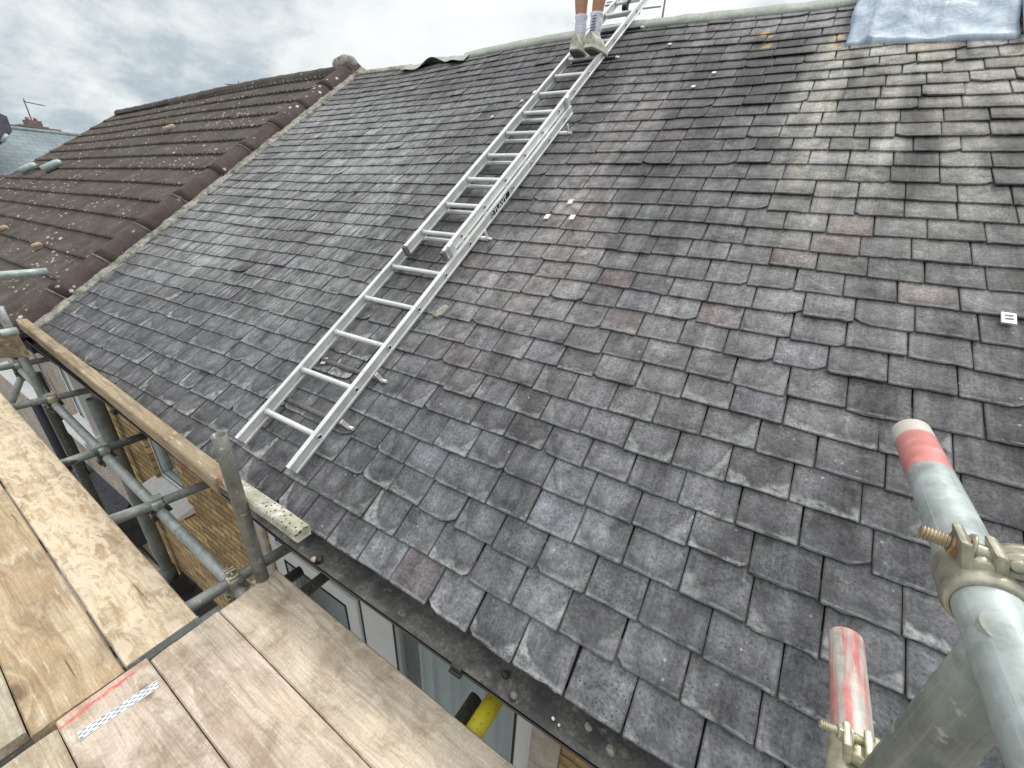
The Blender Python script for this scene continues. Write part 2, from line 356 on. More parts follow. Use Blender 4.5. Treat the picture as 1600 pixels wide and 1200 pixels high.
def m_wood(c1, c2, c3, seed=0., red=False, bark=.0, dirt=.4):
    def fn(g):
        P = g.mapv(g.coord('Object'), loc=(seed * 3.7, seed * 1.3, seed))
        wv = g.noise(g.mapv(P, scale=(.9, 7, 7)), 1.0, 3, .55)
        gP = g.node('ShaderNodeVectorMath', operation='ADD'); g.put(gP.inputs[0], g.mapv(P, scale=(1.6, 42, 42)))
        kn = g.voro(g.mapv(P, scale=(2.3, 7, 7)), 1.0); kfac = g.rng(kn, .42, .0)
        g.put(gP.inputs[1], g.comb(0.0, g.math('ADD', g.math('MULTIPLY', wv, 16.0), g.math('MULTIPLY', g.math('POWER', kfac, 2.0), 5.0)), 0.0))
        gr = g.noise(gP.outputs[0], 1.0, 4, .6); fg = g.noise(g.mapv(P, scale=(6, 190, 190)), 1.0, 3, .6)
        col = g.ramp(gr, [(.30, tuple(q * .84 for q in c1)), (.50, tuple(q * .84 for q in c2)), (.68, tuple(q * .84 for q in c3))])
        gm = g.noise(g.mapv(P, scale=(1, 1.3, 1), loc=(3, 3, 3)), 6.5, 6, .74, .5); col = g.mix(g.math('MULTIPLY', g.rng(gm, .49, .64), .62), col, (.25, .20, .145))
        sc2 = g.noise(g.mapv(P, scale=(1, 9, 9), loc=(6, 1, 3)), 9, 4, .7); col = g.mix(g.math('MULTIPLY', g.rng(sc2, .60, .68), .5), col, (.66, .60, .50))
        sp = g.noise(P, 120, 4, .7); col = g.mix(1., col, g.ramp(sp, [(.3, .80), (.5, 1.), (.72, 1.13)]), 'MULTIPLY')
        col = g.mix(1., col, g.ramp(fg, [(.3, .84), (.5, 1.), (.7, 1.12)]), 'MULTIPLY')
        bl = g.noise(P, 4.2, 5, .6); col = g.mix(1., col, g.ramp(bl, [(.30, (.70, .66, .60)), (.5, (1, 1, 1)), (.72, (1.16, 1.13, 1.06))]), 'MULTIPLY')
        if bark:
            pl = g.noise(g.mapv(P, scale=(1, 3.2, 3)), 7.5, 6, .72, .9)
            col = g.mix(g.math('MULTIPLY', g.rng(pl, .48, .55), bark), col, (.66, .56, .42))
            col = g.mix(g.math('MULTIPLY', g.rng(pl, .42, .34), bark * .8), col, (.36, .24, .14))
        kd = g.rng(kn, .13, .055); col = g.mix(g.math('MULTIPLY', kd, .75), col, (.12, .075, .045))
        dk = g.rng(g.noise(g.mapv(P, scale=(1, 1.6, 1)), 13, 5, .7), .60, .72)
        col = g.mix(g.math('MULTIPLY', dk, dirt), col, (.22, .16, .11))
        crack = g.math('MULTIPLY', g.rng(g.noise(g.mapv(P, scale=(1.1, 60, 60), loc=(2, 2, 2)), 1.0, 2, .5), .70, .735), g.rng(g.noise(P, 2.5, 2), .5, .56))
        col = g.mix(g.math('MULTIPLY', crack, .85), col, (.07, .05, .035))
        if red:
            Q = g.coord('Object'); x, y, _ = g.sep(Q); x = g.math('ADD', x, 1.521)
            e = g.math('ADD', x, g.math('MULTIPLY', g.math('SUBTRACT', g.noise(Q, 26, 4), .5), .03))
            ln = g.math('MULTIPLY', g.rng(g.math('ABSOLUTE', g.math('SUBTRACT', e, g.math('ADD', .028, g.math('MULTIPLY', y, -.06)))), .011, .004), g.rng(g.math('ABSOLUTE', y), .098, .085))
            ln = g.math('MULTIPLY', ln, g.rng(g.noise(Q, 34, 4, .7), .36, .52))
            col = g.mix(g.math('MULTIPLY', ln, .85), col, (.55, .085, .09))
            ov = g.math('MULTIPLY', g.rng(e, .05, .0), .22); col = g.mix(ov, col, (.60, .2, .18))
        h = g.math('ADD', g.math('MULTIPLY', gr, .6), g.math('ADD', g.math('MULTIPLY', fg, .5), g.math('MULTIPLY', crack, -2.0)))
        g.fin(col, .78, g.bump(h, .45, .003), spec=.25)
    return fn
M_W = [mat('board_pine_%s' % n, m_wood(*a, **k)) for n, a, k in (
    ('grey', ((.47, .385, .29), (.61, .52, .41), (.70, .62, .51)), dict(seed=1.)),
    ('pinkish', ((.45, .35, .27), (.59, .49, .395), (.68, .59, .49)), dict(seed=2.2)),
    ('marked', ((.46, .36, .28), (.60, .50, .41), (.69, .60, .51)), dict(seed=3.1, red=True)),
    ('worn', ((.38, .31, .21), (.50, .43, .32), (.58, .51, .40)), dict(seed=4.6)),
    ('golden', ((.36, .26, .155), (.51, .39, .25), (.62, .52, .37)), dict(seed=5.2, dirt=.35)),
    ('peeled', ((.46, .34, .21), (.61, .49, .33), (.71, .60, .45)), dict(seed=6.9, bark=.75, dirt=.25)),
    ('silvered', ((.38, .33, .24), (.48, .43, .33), (.55, .51, .41)), dict(seed=8.3)))]
M_TIMBER = mat('gutter_timber', m_wood((.24, .18, .115), (.36, .285, .185), (.45, .38, .265), seed=9.4, dirt=.9))
M_TOE = mat('toe_board_brown', m_wood((.16, .12, .085), (.22, .165, .115), (.27, .21, .15), seed=11.4, dirt=.3))
def m_lichwood(g):
    P = g.coord('Object'); n = g.noise(P, 25, 4, .6); col = g.ramp(n, [(.3, (.26, .25, .19)), (.55, (.42, .41, .33)), (.7, (.60, .59, .54))])
    vo = g.voro(P, 62); col = g.mix(g.math('MULTIPLY', g.rng(vo, .30, .20), g.rng(g.sep(P)[0], -.01, .05)), col, (.05, .045, .035))
    br = g.rng(g.noise(P, 11, 4), .5, .6); col = g.mix(g.math('MULTIPLY', br, g.rng(g.sep(P)[0], -.02, -.14)), col, (.24, .14, .09))
    g.fin(col, .85, g.bump(n, .6, .004), spec=.2)
M_LICH = mat('lichen_timber', m_lichwood)
def m_gutter(g):
    P = g.coord('Object'); n = g.noise(P, 9, 5, .65); f = g.noise(P, 90, 4, .7); lo = g.noise(g.mapv(P, scale=(.6, 6, 6)), 3, 3)
    grit = g.attr('grit')
    gc = g.ramp(f, [(.3, (.050, .050, .048)), (.5, (.085, .085, .08)), (.66, (.125, .12, .11)), (.8, (.24, .225, .19))])
    gc = g.mix(g.rng(n, .46, .58), gc, (.045, .046, .045)); gc = g.mix(g.math('MULTIPLY', g.rng(g.noise(P, 26, 5, .7), .58, .68), .7), gc, (.22, .21, .18))
    dk = g.ramp(lo, [(.3, (.035, .035, .038)), (.7, (.075, .077, .08))])
    col = g.mix(grit, dk, gc)
    g.fin(col, g.mix(grit, (.38,) * 3, (.85,) * 3), g.bump(g.math('MULTIPLY', f, g.rng(g.sep(grit)[0], 0, 1, .1, 1.)), .6, .006), spec=.4)
M_GUT = mat('cast_gutter', m_gutter)
def m_brick(g):
    uv = g.coord('UV'); b = g.node('ShaderNodeTexBrick', {'Vector': uv, 'Color1': (.60, .43, .21), 'Color2': (.44, .30, .14), 'Mortar': (.25, .20, .13), 'Scale': 1.0, 'Mortar Size': .009, 'Bias': .0, 'Brick Width': .225, 'Row Height': .075}, offset=.5)
    P = g.coord('Object'); n = g.noise(P, 6, 4, .6); f = g.noise(P, 80, 4, .65)
    cell = g.node('ShaderNodeTexWhiteNoise', {'Vector': g.node('ShaderNodeVectorMath', {0: g.mapv(uv, scale=(4.44, 13.33, 1))}, operation='FLOOR').outputs[0]}, noise_dimensions='3D').outputs[0]
    col = g.mix(1., b.outputs[0], g.ramp(cell, [(0, .75), (.5, 1.), (1., 1.3)]), 'MULTIPLY')
    col = g.mix(1., col, g.ramp(g.noise(g.mapv(P, scale=(2.5, 1, 9)), 5, 5, .7), [(.32, .55), (.5, 1.), (.7, 1.3)]), 'MULTIPLY'); col = g.mix(1., col, g.ramp(f, [(.3, .75), (.7, 1.25)]), 'MULTIPLY')
    h = g.math('ADD', g.math('MULTIPLY', b.outputs[1], -1.2), g.math('MULTIPLY', f, .5))
    g.fin(col, .88, g.bump(h, .8, .012), spec=.2)
M_BRICK = mat('stock_brick', m_brick)
def m_dash(g):
    P = g.coord('Object'); c = g.voro(P, 75, out='Color'); d = g.voro(P, 75)
    col = g.ramp(g.sep(c)[0], [(0, (.27, .21, .17)), (.4, (.42, .36, .30)), (.8, (.55, .49, .42)), (1., (.66, .63, .57))])
    col = g.mix(1., col, g.ramp(g.noise(P, 2.5, 4), [(.3, .8), (.7, 1.15)]), 'MULTIPLY')
    g.fin(col, .9, g.bump(d, -.8, .01), spec=.2)
M_DASH = mat('pebbledash', m_dash)
M_STONE = mat('painted_stone', m_flat((.52, .47, .40), .8, sc_=18, var=.25))
M_QUOIN = mat('pink_stone_trim', m_flat((.42, .34, .29), .85, sc_=14, var=.3, bump=.5))
M_UPVC = mat('white_upvc', m_flat((.78, .80, .80), .35, sc_=9, var=.05, bump=.03))
M_SILL = mat('white_sill', m_flat((.86, .86, .84), .6, sc_=22, var=.08))
M_GASK = mat('black_gasket', m_flat((.02, .02, .02), .6))
M_SOFFIT = mat('dark_soffit', m_flat((.03, .028, .026), .8))
M_PIPE = mat('grey_soil_pipe', m_flat((.16, .18, .165), .55, sc_=12, var=.25))
M_PIPE_D = mat('dark_downpipe', m_flat((.035, .035, .055), .5))
M_SOCK_Y = mat('yellow_plastic', m_flat((.62, .55, .05), .5, sc_=60, var=.3))
def m_sleeve(g):
    P = g.coord('Object'); n = g.noise(P, 70, 3, .7)
    g.fin(g.mix(g.rng(n, .60, .66), (.68, .60, .04), (.22, .19, .05)), .55, g.bump(n, .3, .003))
M_SLEEVE = mat('yellow_sleeve', m_sleeve)
def m_glass(g):
    t = g.node('ShaderNodeBsdfTransparent', {'Color': (.86, .90, .90)}); gl = g.node('ShaderNodeBsdfGlossy', {'Color': (.9, .95, .95), 'Roughness': .03})
    fr = g.node('ShaderNodeFresnel', {'IOR': 1.5}).outputs[0]
    m = g.node('ShaderNodeMixShader', {0: g.math('MULTIPLY', g.math('ADD', g.math('MULTIPLY', fr, 1.2), .03, clamp=True), g.math('SUBTRACT', 1.0, g.node('ShaderNodeNewGeometry').outputs['Backfacing']))}); g.l.new(t.outputs[0], m.inputs[1]); g.l.new(gl.outputs[0], m.inputs[2])
    g.l.new(m.outputs[0], g.node('ShaderNodeOutputMaterial').inputs[0])
M_GLASS = mat('window_glass', m_glass)
def m_curtain(g):
    P = g.coord('Object'); n = g.noise(g.mapv(P, scale=(9, 9, .3)), 1.5, 3)
    g.fin(g.ramp(n, [(.3, (.66, .70, .72)), (.55, (.84, .86, .87)), (.75, (.9, .9, .9))]), .85)
M_CURT = mat('net_curtain', m_curtain)
M_ROOM = mat('dim_room', m_flat((.50, .58, .60), .9))
def m_ground(g):
    P = g.coord('Object'); n = g.noise(P, 3, 5, .6); v = g.voro(P, 18)
    g.fin(g.mix(1., g.ramp(n, [(.3, (.16, .145, .13)), (.7, (.27, .25, .23))]), g.ramp(v, [(0, .8), (.6, 1.1)]), 'MULTIPLY'), .9, g.bump(v, .4, .02))
M_GROUND = mat('ground_gravel', m_ground)
M_TARMAC = mat('tarmac', m_flat((.055, .055, .057), .9, sc_=70, var=.35, bump=.5))
M_DSLATE = mat('porch_slate', m_flat((.045, .045, .052), .55, sc_=22, var=.4, bump=.8))
def m_farslate(g):
    P = g.coord('Object'); uv = g.coord('UV')
    b = g.node('ShaderNodeTexBrick', {'Vector': uv, 'Color1': (.165, .21, .23), 'Color2': (.21, .255, .27), 'Mortar': (.12, .15, .17), 'Scale': 1.0, 'Mortar Size': .014, 'Bias': 0., 'Brick Width': .42, 'Row Height': .26})
    g.fin(g.mix(1., b.outputs[0], g.ramp(g.noise(P, 1.5, 4), [(.3, .82), (.7, 1.16)]), 'MULTIPLY'), .7, g.bump(b.outputs[1], -.3, .01))
M_FSLATE = mat('far_slate', m_farslate)
M_FRED = mat('red_clay_tile', m_flat((.34, .13, .11), .8, sc_=6, var=.25))
M_FBRICK = mat('brown_brick', m_flat((.19, .15, .14), .9, sc_=9, var=.35))
M_FDARK = mat('dark_slate_hung', m_flat((.10, .10, .13), .8, sc_=4, var=.4))
M_TERRA = mat('terracotta_vent', m_flat((.40, .31, .23), .8, sc_=30, var=.25))
M_VENT = mat('grey_green_vent', m_flat((.34, .42, .40), .4, sc_=20, var=.2, metal=.2))
M_SKIN = mat('skin', m_flat((.50, .27, .17), .5, sc_=25, var=.10, bump=.05))
def m_sock(g):
    P = g.coord('Object'); z = g.sep(P)[2]; n = g.noise(P, 45, 3)
    rib = g.math('SINE', g.math('MULTIPLY', z, 520.))
    g.fin(g.ramp(n, [(.3, (.62, .64, .76)), (.7, (.82, .82, .88))]), .85, g.bump(rib, .25, .003))
M_SOCK = mat('white_sock', m_sock)
M_SOCKT = mat('sock_stripe', m_flat((.10, .10, .22), .8))
M_SHOE = mat('cream_trainer', m_flat((.52, .51, .42), .65, sc_=38, var=.34))
M_SOLE = mat('grey_sole', m_flat((.16, .145, .14), .8, sc_=60, var=.3))
M_MIDS = mat('pale_midsole', m_flat((.70, .69, .60), .6))
M_SHORT = mat('navy_shorts', m_flat((.03, .035, .06), .85, sc_=60))
M_SHIRT = mat('grey_tee', m_flat((.30, .31, .33), .9, sc_=50))
M_HAIR = mat('brown_hair', m_flat((.05, .03, .02), .7, sc_=80, var=.4, bump=.8))
# ---------------------------------------------------------------- ground
def plane(name, x0, x1, y0, y1, z, m):
    b = MB(); b.face([(x0, y0, z), (x1, y0, z), (x1, y1, z), (x0, y1, z)]); o = b.build(name, m); tag(o, kind='structure'); return o
GZ = -6.3
plane('ground', -700, 700, -700, 700, GZ, M_GROUND)
plane('road', -120, 120, -13, -7, GZ + .004, M_TARMAC)
b = MB(); b.box((0, -6.0, GZ + .06), (240, 2.0, .12)); tag(b.build('pavement', M_STONE), kind='structure')

# ---------------------------------------------------------------- the house under the slate roof
HOUSE = thing('terraced_house', (-1.5, .95, GZ), 'brick terraced house whose grey slate roof fills the view, beside the scaffold', 'house')
TR, T0, GA = 4.44, -.164, .1271
def rowt(k, s): return T0 + k * GA - .055 * ss(-s, 2.2, 5.) * (-.8 if k == 0 else 1) + .004 * math.sin(s * 2.3 + k * 1.9) + .003 * math.sin(s * 5.7 + k)
def gs(x, c, wd): return math.exp(-((x - c) / wd) ** 2)
def N(x, y, z=0.): return noise.noise(Vector((x, y, z)))
def zone(s, t):
    f = N(s * 7, t * .9, 1) * .6 + N(s * 17, t * 1.5, 4) * .4              # runs down the slope
    f2 = N(s * 1.1, t * 1.1, 9)
    s += .03 * N(t * 2.2, s * .7, 6); k = 1 + .50 * f + .30 * f2
    c = Vector((.160, .157, .158)) * k
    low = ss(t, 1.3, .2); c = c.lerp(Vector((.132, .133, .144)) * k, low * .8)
    lf = ss(-s, 1.9, 2.8) * ss(t, .2, 1.2) * (1 - .75 * ss(t, 3.0, 4.0))
    c = c.lerp(Vector((.30, .305, .30)) * (1 + .6 * f), .62 * lf * min(1, max(0, .55 + 1.3 * f2)))
    c = c.lerp(Vector((.095, .088, .097)) * k, .75 * gs(s, -2.6, 1.0) * ss(t, 2.9, 3.8))
    wash = gs(s + .05 * math.sin(t * 3), -.98, .17) * ss(t, 1.1, 1.9) * ss(t, 4.3, 3.7)
    c = c.lerp(Vector((.30, .275, .265)) * (1 + .5 * f), min(1, .75 * wash * max(0, .8 + f * 1.4)))
    c = c.lerp(Vector((.30, .27, .26)), .38 * gs(s, -1.02, .28) * gs(t, 1.35, .5))
    dk = gs(s, -.68, .17) * ss(t, 1.5, 2.4) * ss(t, 4.4, 3.4) * min(1, max(0, .8 + 1.2 * f))
    c = c.lerp(Vector((.045, .042, .047)), .85 * dk)
    dkl = gs(s, -1.36, .10) * ss(t, 1.3, 1.9) * ss(t, 4.4, 3.9)
    c = c.lerp(Vector((.09, .09, .095)), .5 * dkl)
    dp = ss(s, -.56, -.42) * ss(s, -.03, -.14) * (.45 * ss(t, 2.2, 2.9) + .55 * ss(t, 2.8, 3.35)) * ss(t, 4.12 - .3 * f, 3.85)
    c = c.lerp(Vector((.036, .033, .037)) * (1 + .5 * f), min(1, 1.05 * dp))
    bg = ss(s + .07 * N(t * 5, 3, 3), -.16, .05) * ss(t + f * .25, 1.5, 3.0) * ss(t, 3.95, 3.7)
    bg *= min(1, max(.25, .80 + .9 * N(s * 7, t * 2.0, 12) + .7 * N(s * 19, t * 7, 13)))
    c = c.lerp(Vector((.37, .355, .295)) * (1 + .45 * f), .88 * bg)
    for (a, wd, t0, t1, am) in ((.495, .075, 2.1, 3.2, .92), (.42, .04, 2.3, 2.9, .5), (.62, .04, 2.6, 3.2, .4), (.97, .07, 1.9, 3.5, .7), (.16, .04, 3.15, 3.7, .85), (.25, .06, 2.95, 3.45, .5), (.80, .11, 2.40, 2.95, .8), (.66, .05, 3.35, 3.75, .8)):
        c = c.lerp(Vector((.036, .034, .034)), am * gs(s + .02 * math.sin(t * 9), a, wd) * ss(t, t0 - .15, t0 + .1) * ss(t, t1 + .1, t1 - .15))
    # lime bleached by dark patch edge, orange lichen
    c = c.lerp(Vector((.34, .33, .29)), .5 * gs(s, -.07, .035) * ss(t, 2.4, 2.8) * ss(t, 3.7, 3.3) * max(0, .6 + f))
    for (a, tt, r) in ((-.42, 4.03, .035), (-.345, 3.83, .04), (.06, 3.84, .04), (-.36, 3.98, .025), (.045, 3.73, .03)):
        c = c.lerp(Vector((.50, .33, .07)), .9 * ss(math.hypot(s - a, (t - tt) * .8) + .01 * N(s * 50, t * 50), r, r * .45))
    c = c.lerp(Vector((.26, .25, .2)), .45 * gs(t, 4.33, .05) * max(0, N(s * 9, t * 9, 2) + .3) * ss(-s, -.2, .3))
    return c
def build_slates():
    V = []; F = []; tint = []; ext = []; luv = []; SM = []
    W = .1685
    US = [0, .035, .13, .3, .5, .7, .87, .965, 1]
    VS = [0, .04, .35, .7, 1.02, 1.5]
    for k in range(36):
        s = -5.12 - (k % 2) * W / 2
        while s < 2.45:
            wide = rnd.random() < .035
            wd = W * (1.5 if wide else 1) + rnd.uniform(-.006, .006)
            if s < -2.4 and not wide: wd *= rnd.choice((.82, .9, 1, 1, 1.08))
            s0, s1 = s + rnd.uniform(.0009, .0026), s + wd - rnd.uniform(.0009, .0030); s += wd
            sc_ = (s0 + s1) / 2
            low = ss(sc_ * 0 + k, 14, 2)
            rot = rnd.gauss(0, .006); drop = rnd.gauss(0, .0022) + (rnd.uniform(-.012, .008) if rnd.random() < .06 else 0)
            lift = .0128 + rnd.uniform(-.001, .003) + (rnd.uniform(.002, .006) if rnd.random() < .1 else 0); tip = rnd.gauss(0, .0012)
            c0 = rnd.uniform(.0, .005); c1 = rnd.uniform(.0, .005)
            if rnd.random() < .07: c0 = rnd.uniform(.015, .035)
            if rnd.random() < .11: c1 = rnd.uniform(.015, .04)
            ragged = .0016 + (.003 if rnd.random() < .15 else 0)
            val = .87 * max(.75, rnd.gauss(1, .085)); hue = Vector((1, 1, 1)); r = rnd.random()
            pinkz = .5 * gs(k, 13, 5) * gs(sc_, -.5, 1.0)
            if r < .012 + .14 * pinkz: hue = Vector((1.13, 1.01, 1.0))
            elif r < .05 + .14 * pinkz: hue = Vector((1.03, 1.03, 1.10)); val *= 1.12
            elif r < .13 + .14 * pinkz: val *= .82
            elif r < .20 + .14 * pinkz: hue = Vector((.985, 1.01, 1.035)); val *= 1.08
            st = max(0, rnd.gauss(.62, .35)) * (.45 + .75 * low); fr = max(0, rnd.gauss(.45, .40)) * (.20 + .80 * low)
            srd = rnd.random(); skv = max(0, rnd.gauss(.5, .22)) * ss(-sc_, 1.7, 2.7) * ss(k, 3, 9) * (1 - .5 * ss(k, 24, 31)) + .10 * rnd.random()
            base = len(V); nu = len(US); th = .0065
            for vi, v in enumerate(VS):
                for ui, u in enumerate(US):
                    x = s0 + (s1 - s0) * u
                    tb = rowt(k, x); tt = rowt(k + 1, x)
                    dt = 0
                    if vi <= 1:
                        dt = (rnd.uniform(-1, 1) * ragged if vi == 0 else 0)
                        du, dv_ = (x - s0), (s1 - x)
                        if du < c0: dt += (c0 - du) * .8
                        if dv_ < c1: dt += (c1 - dv_) * .8
                    y = tb + (tt - tb) * v + dt + drop + rot * (x - sc_) * 1.0
                    x2 = x + rot * (y - tb) * -1.0
                    if ui in (0, len(US) - 1) and vi: x2 += rnd.uniform(-.0006, .0006)
                    o = lift * (1 - v / 1.5) + .001 + tip * (u - .5) - (.0022 if vi == 0 else 0) - (.0012 if ui in (0, len(US) - 1) else 0)
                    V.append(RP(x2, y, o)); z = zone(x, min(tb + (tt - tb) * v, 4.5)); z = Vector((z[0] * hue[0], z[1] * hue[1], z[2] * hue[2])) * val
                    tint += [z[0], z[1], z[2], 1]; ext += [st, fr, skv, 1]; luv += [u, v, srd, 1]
            for vi in range(len(VS) - 1):
                for ui in range(nu - 1):
                    a = base + vi * nu + ui; F.append((a, a + 1, a + nu + 1, a + nu)); SM.append(True)
            # skirts: bottom, left and right edges
            rim = [base + ui for ui in range(nu)]; L = [base + vi * nu for vi in range(len(VS))]; R_ = [base + vi * nu + nu - 1 for vi in range(len(VS))]
            nrm = Vector((0, -ST, CT)) * th
            for chain, fl in ((rim, 0), (L, 1), (R_, 0)):
                b0 = len(V)
                for idx in chain:
                    for rep in (0, 1):
                        V.append(V[idx] - nrm * rep); tint += [c * .85 for c in tint[idx * 4:idx * 4 + 3]] + [1]; ext += [0, 0, 0, 1]; luv += [.5, .5, 0, 1]
                for j in range(len(chain) - 1):
                    q = (b0 + 2 * j, b0 + 2 * j + 1, b0 + 2 * j + 3, b0 + 2 * j + 2); F.append(q if fl else q[::-1]); SM.append(False)
    return V, F, SM, tint, ext, luv
V, F, SM, tint, ext, luv = build_slates()
org = Vector(HOUSE['_org'])
me = bpy.data.meshes.new('roof'); me.from_pydata([v - org for v in V], [], F); me.polygons.foreach_set('use_smooth', SM)
for an, vals in (('tint', tint), ('extra', ext), ('luv', luv)):
    me.attributes.new(an, 'FLOAT_COLOR', 'POINT').data.foreach_set('color', vals)
me.materials.append(M_SLATE)
ROOF = bpy.data.objects.new('roof', me); sc.collection.objects.link(ROOF); ROOF.parent = HOUSE; ROOF['_org'] = tuple(org)
# deck below the slates and the slope behind the ridge
APEX = RP(0, TR, 0, True)
b = MB()
P = [[RP(-5.2 + 7.7 * i / 40, T0 + .03 + (TR - T0 - .03) * j / 20, -.012) for i in range(41)] for j in range(21)]
b.grid(P); b.build('roof_deck', M_UNDER, HOUSE, merge=False)
b = MB()
def BK(s, q, o=0.):
    a = RP(s, TR, 0); return Vector((s, a.y + q * CT + o * ST, a.z - q * ST + o * CT))
b.grid([[BK(-5.2 + 7.7 * i / 20, 5.0 * j / 10) for i in range(21)] for j in range(11)], uv=lambda i, j: (j * .39, i * .5))
b.build('rear_slope', M_FSLATE, HOUSE, merge=False)
# ridge capping
def ridge_strip(s0, s1, n, half, h, wob=.012, seed=0., t_off=0.):
    rows = []
    for i in range(n + 1):
        s = s0 + (s1 - s0) * i / n; wv = wob * N(s * 2.1, seed, 3) + wob * .5 * N(s * 7, seed, 5)
        hf = half * (1 + .25 * N(s * 3, seed, 8)); hh = h * (1 + .25 * N(s * 5, 1, seed)) + wv
        a = RP(s, TR, 0)
        row = [RP(s, TR - hf + t_off, .006), RP(s, TR - hf + t_off, .018 + abs(wv) * .5), RP(s, TR - hf * .55, hh * .8), a + Vector((0, -.02, hh * 1.02)), a + Vector((0, .02, hh * 1.02)), BK(s, hf * .55, hh * .8), BK(s, hf, .018), BK(s, hf, 0)]
        rows.append(row)
    m_ = MB(); m_.grid(rows); return m_
ridge_strip(-3.36, .11, 90, .085, .034).build('ridge_capping', M_COPING, ROOF)
ridge_strip(-5.2, -4.18, 26, .07, .022, .016, 3.).build('ridge_mortar', M_MORTAR, ROOF)
ridge_strip(1.0, 2.5, 20, .10, .04, .01, 5.).build('ridge_capping', M_COPING, ROOF)
b = MB(); rows = []
for i in range(25):
    s = -4.25 + .98 * i / 24; cu = .055 * math.sin(math.pi * min(1, i / 24 * 1.0)) * (.5 + .5 * math.sin(i * .62 + .6)); row = []
    for j in range(9):
        t = TR - .15 - .05 * math.sin(i * .35) + .15 * j / 8
        row.append(RP(s, min(t, TR), .018 + cu * (1 - j / 8) ** 1.0 * 1.1 + .012))
    row.append(BK(s, .1, .02)); rows.append(row)
b.grid(rows); b.grid([[p - Vector((0, -.003, .004)) for p in r] for r in rows]); o = b.build('lead_flap', M_COPING, ROOF); o['label'] = 'curled grey lead flap lifting at the ridge'
# lead apron
def lead_sheet(s0, s1, seed, tb0, tb1, name='lead_apron', tt=TR):
    rows = []; nj = 46; ni = int((s1 - s0) / .02)
    for j in range(nj + 1):
        row = []
        for i in range(ni + 1):
            s = s0 + (s1 - s0) * i / ni; f = i / ni
            tb = tb0 + (tb1 - tb0) * f + .012 * N(s * 7, seed) + .006 * N(s * 23, seed)
            t = tb + (tt - tb) * j / nj
            o = .030 + .020 * N(s * 3.5, t * 2.5, seed) + .008 * N(s * 11, t * 8, seed) + .05 * ss(t, tb + .05, tb + .5)
            o += .018 * gs(s, s0 + .10 + .05 * (t - tb), .018)                       # folded welt near the left edge
            if j == 0: o = .02 + .006 * N(s * 9, 3)
            row.append(RP(s + .012 * N(t * 5, seed) * (1 if i < 3 else 0), t, o))
        rows.append(row)
    m_ = MB(); m_.grid([[p - Vector((0, -.004, .012)) for p in rows[0]]] + rows)
    m_.grid([[p for p in (r[0], r[0] - Vector((0, -.02, .06)))] for r in rows]); m_.grid([[p for p in (r[-1], r[-1] - Vector((0, -.02, .06)))] for r in rows])
    return m_
lead_sheet(.095, .865, 2., 3.71, 3.585).build('lead_apron', M_LEAD, ROOF)
lead_sheet(.90, 2.4, 6., 3.60, 3.52).build('lead_apron', M_LEAD, ROOF)
b = MB(); b.tube(RP(.885, 3.57, .05), RP(.885, TR, .10), .022, seg=12); b.build('lead_roll', M_LEAD, ROOF)
# small lead clips holding slipped slates
for (s, t, ang) in ((-1.06, 1.972, .1), (-1.146, 1.826, .0), (-.99, 1.832, .1), (.741, 1.470, -.05), (-2.2, 3.012, 0), (-2.03, 3.23, 0), (-1.879, .528, .3), (-1.06, 3.96, 0), (-.62, 3.45, 0), (-.71, 3.27, 0)):
    b = MB(); e = Vector((math.cos(ang), math.sin(ang))); n_ = Vector((-e.y, e.x)); wv, hv = (.0145, .022) if t < 2.5 else (.012, .015)
    if s > .5: wv, hv = .018, .026
    q = []
    for (i, j, oo) in ((-1, -1, .016), (1, -1, .016), (1, 1, .013), (-1, 1, .013)):
        d_ = e * i * wv + n_ * j * hv; q.append(RP(s + d_.x, t + d_.y, oo + .012))
    b.prism(q, Vector((0, ST, -CT)) * .005); b.build('lead_clip', M_CLIP, ROOF)
    if s > .5:
        for dd in (-.006, .010):
            b = MB(); b.prism([RP(s + x_, t + y_ + dd, .0292) for x_, y_ in ((-.010, -.0014), (.010, -.0014), (.010, .0014), (-.010, .0014))], Vector((0, ST, -CT)) * .002); b.build('stamp_line', M_BAR, ROOF)
# slipped fragment beside the ladder
b = MB(); b.prism([RP(-1.40 + x_ * .75, 1.01 + y_ * .7, .024) for x_, y_ in ((-.04, -.05), (.0, -.06), (.035, -.01), (.05, .05), (.01, .07), (-.03, .03))], Vector((.004, ST * .01, -.012))); b.build('slate_fragment', M_MORTAR, ROOF)

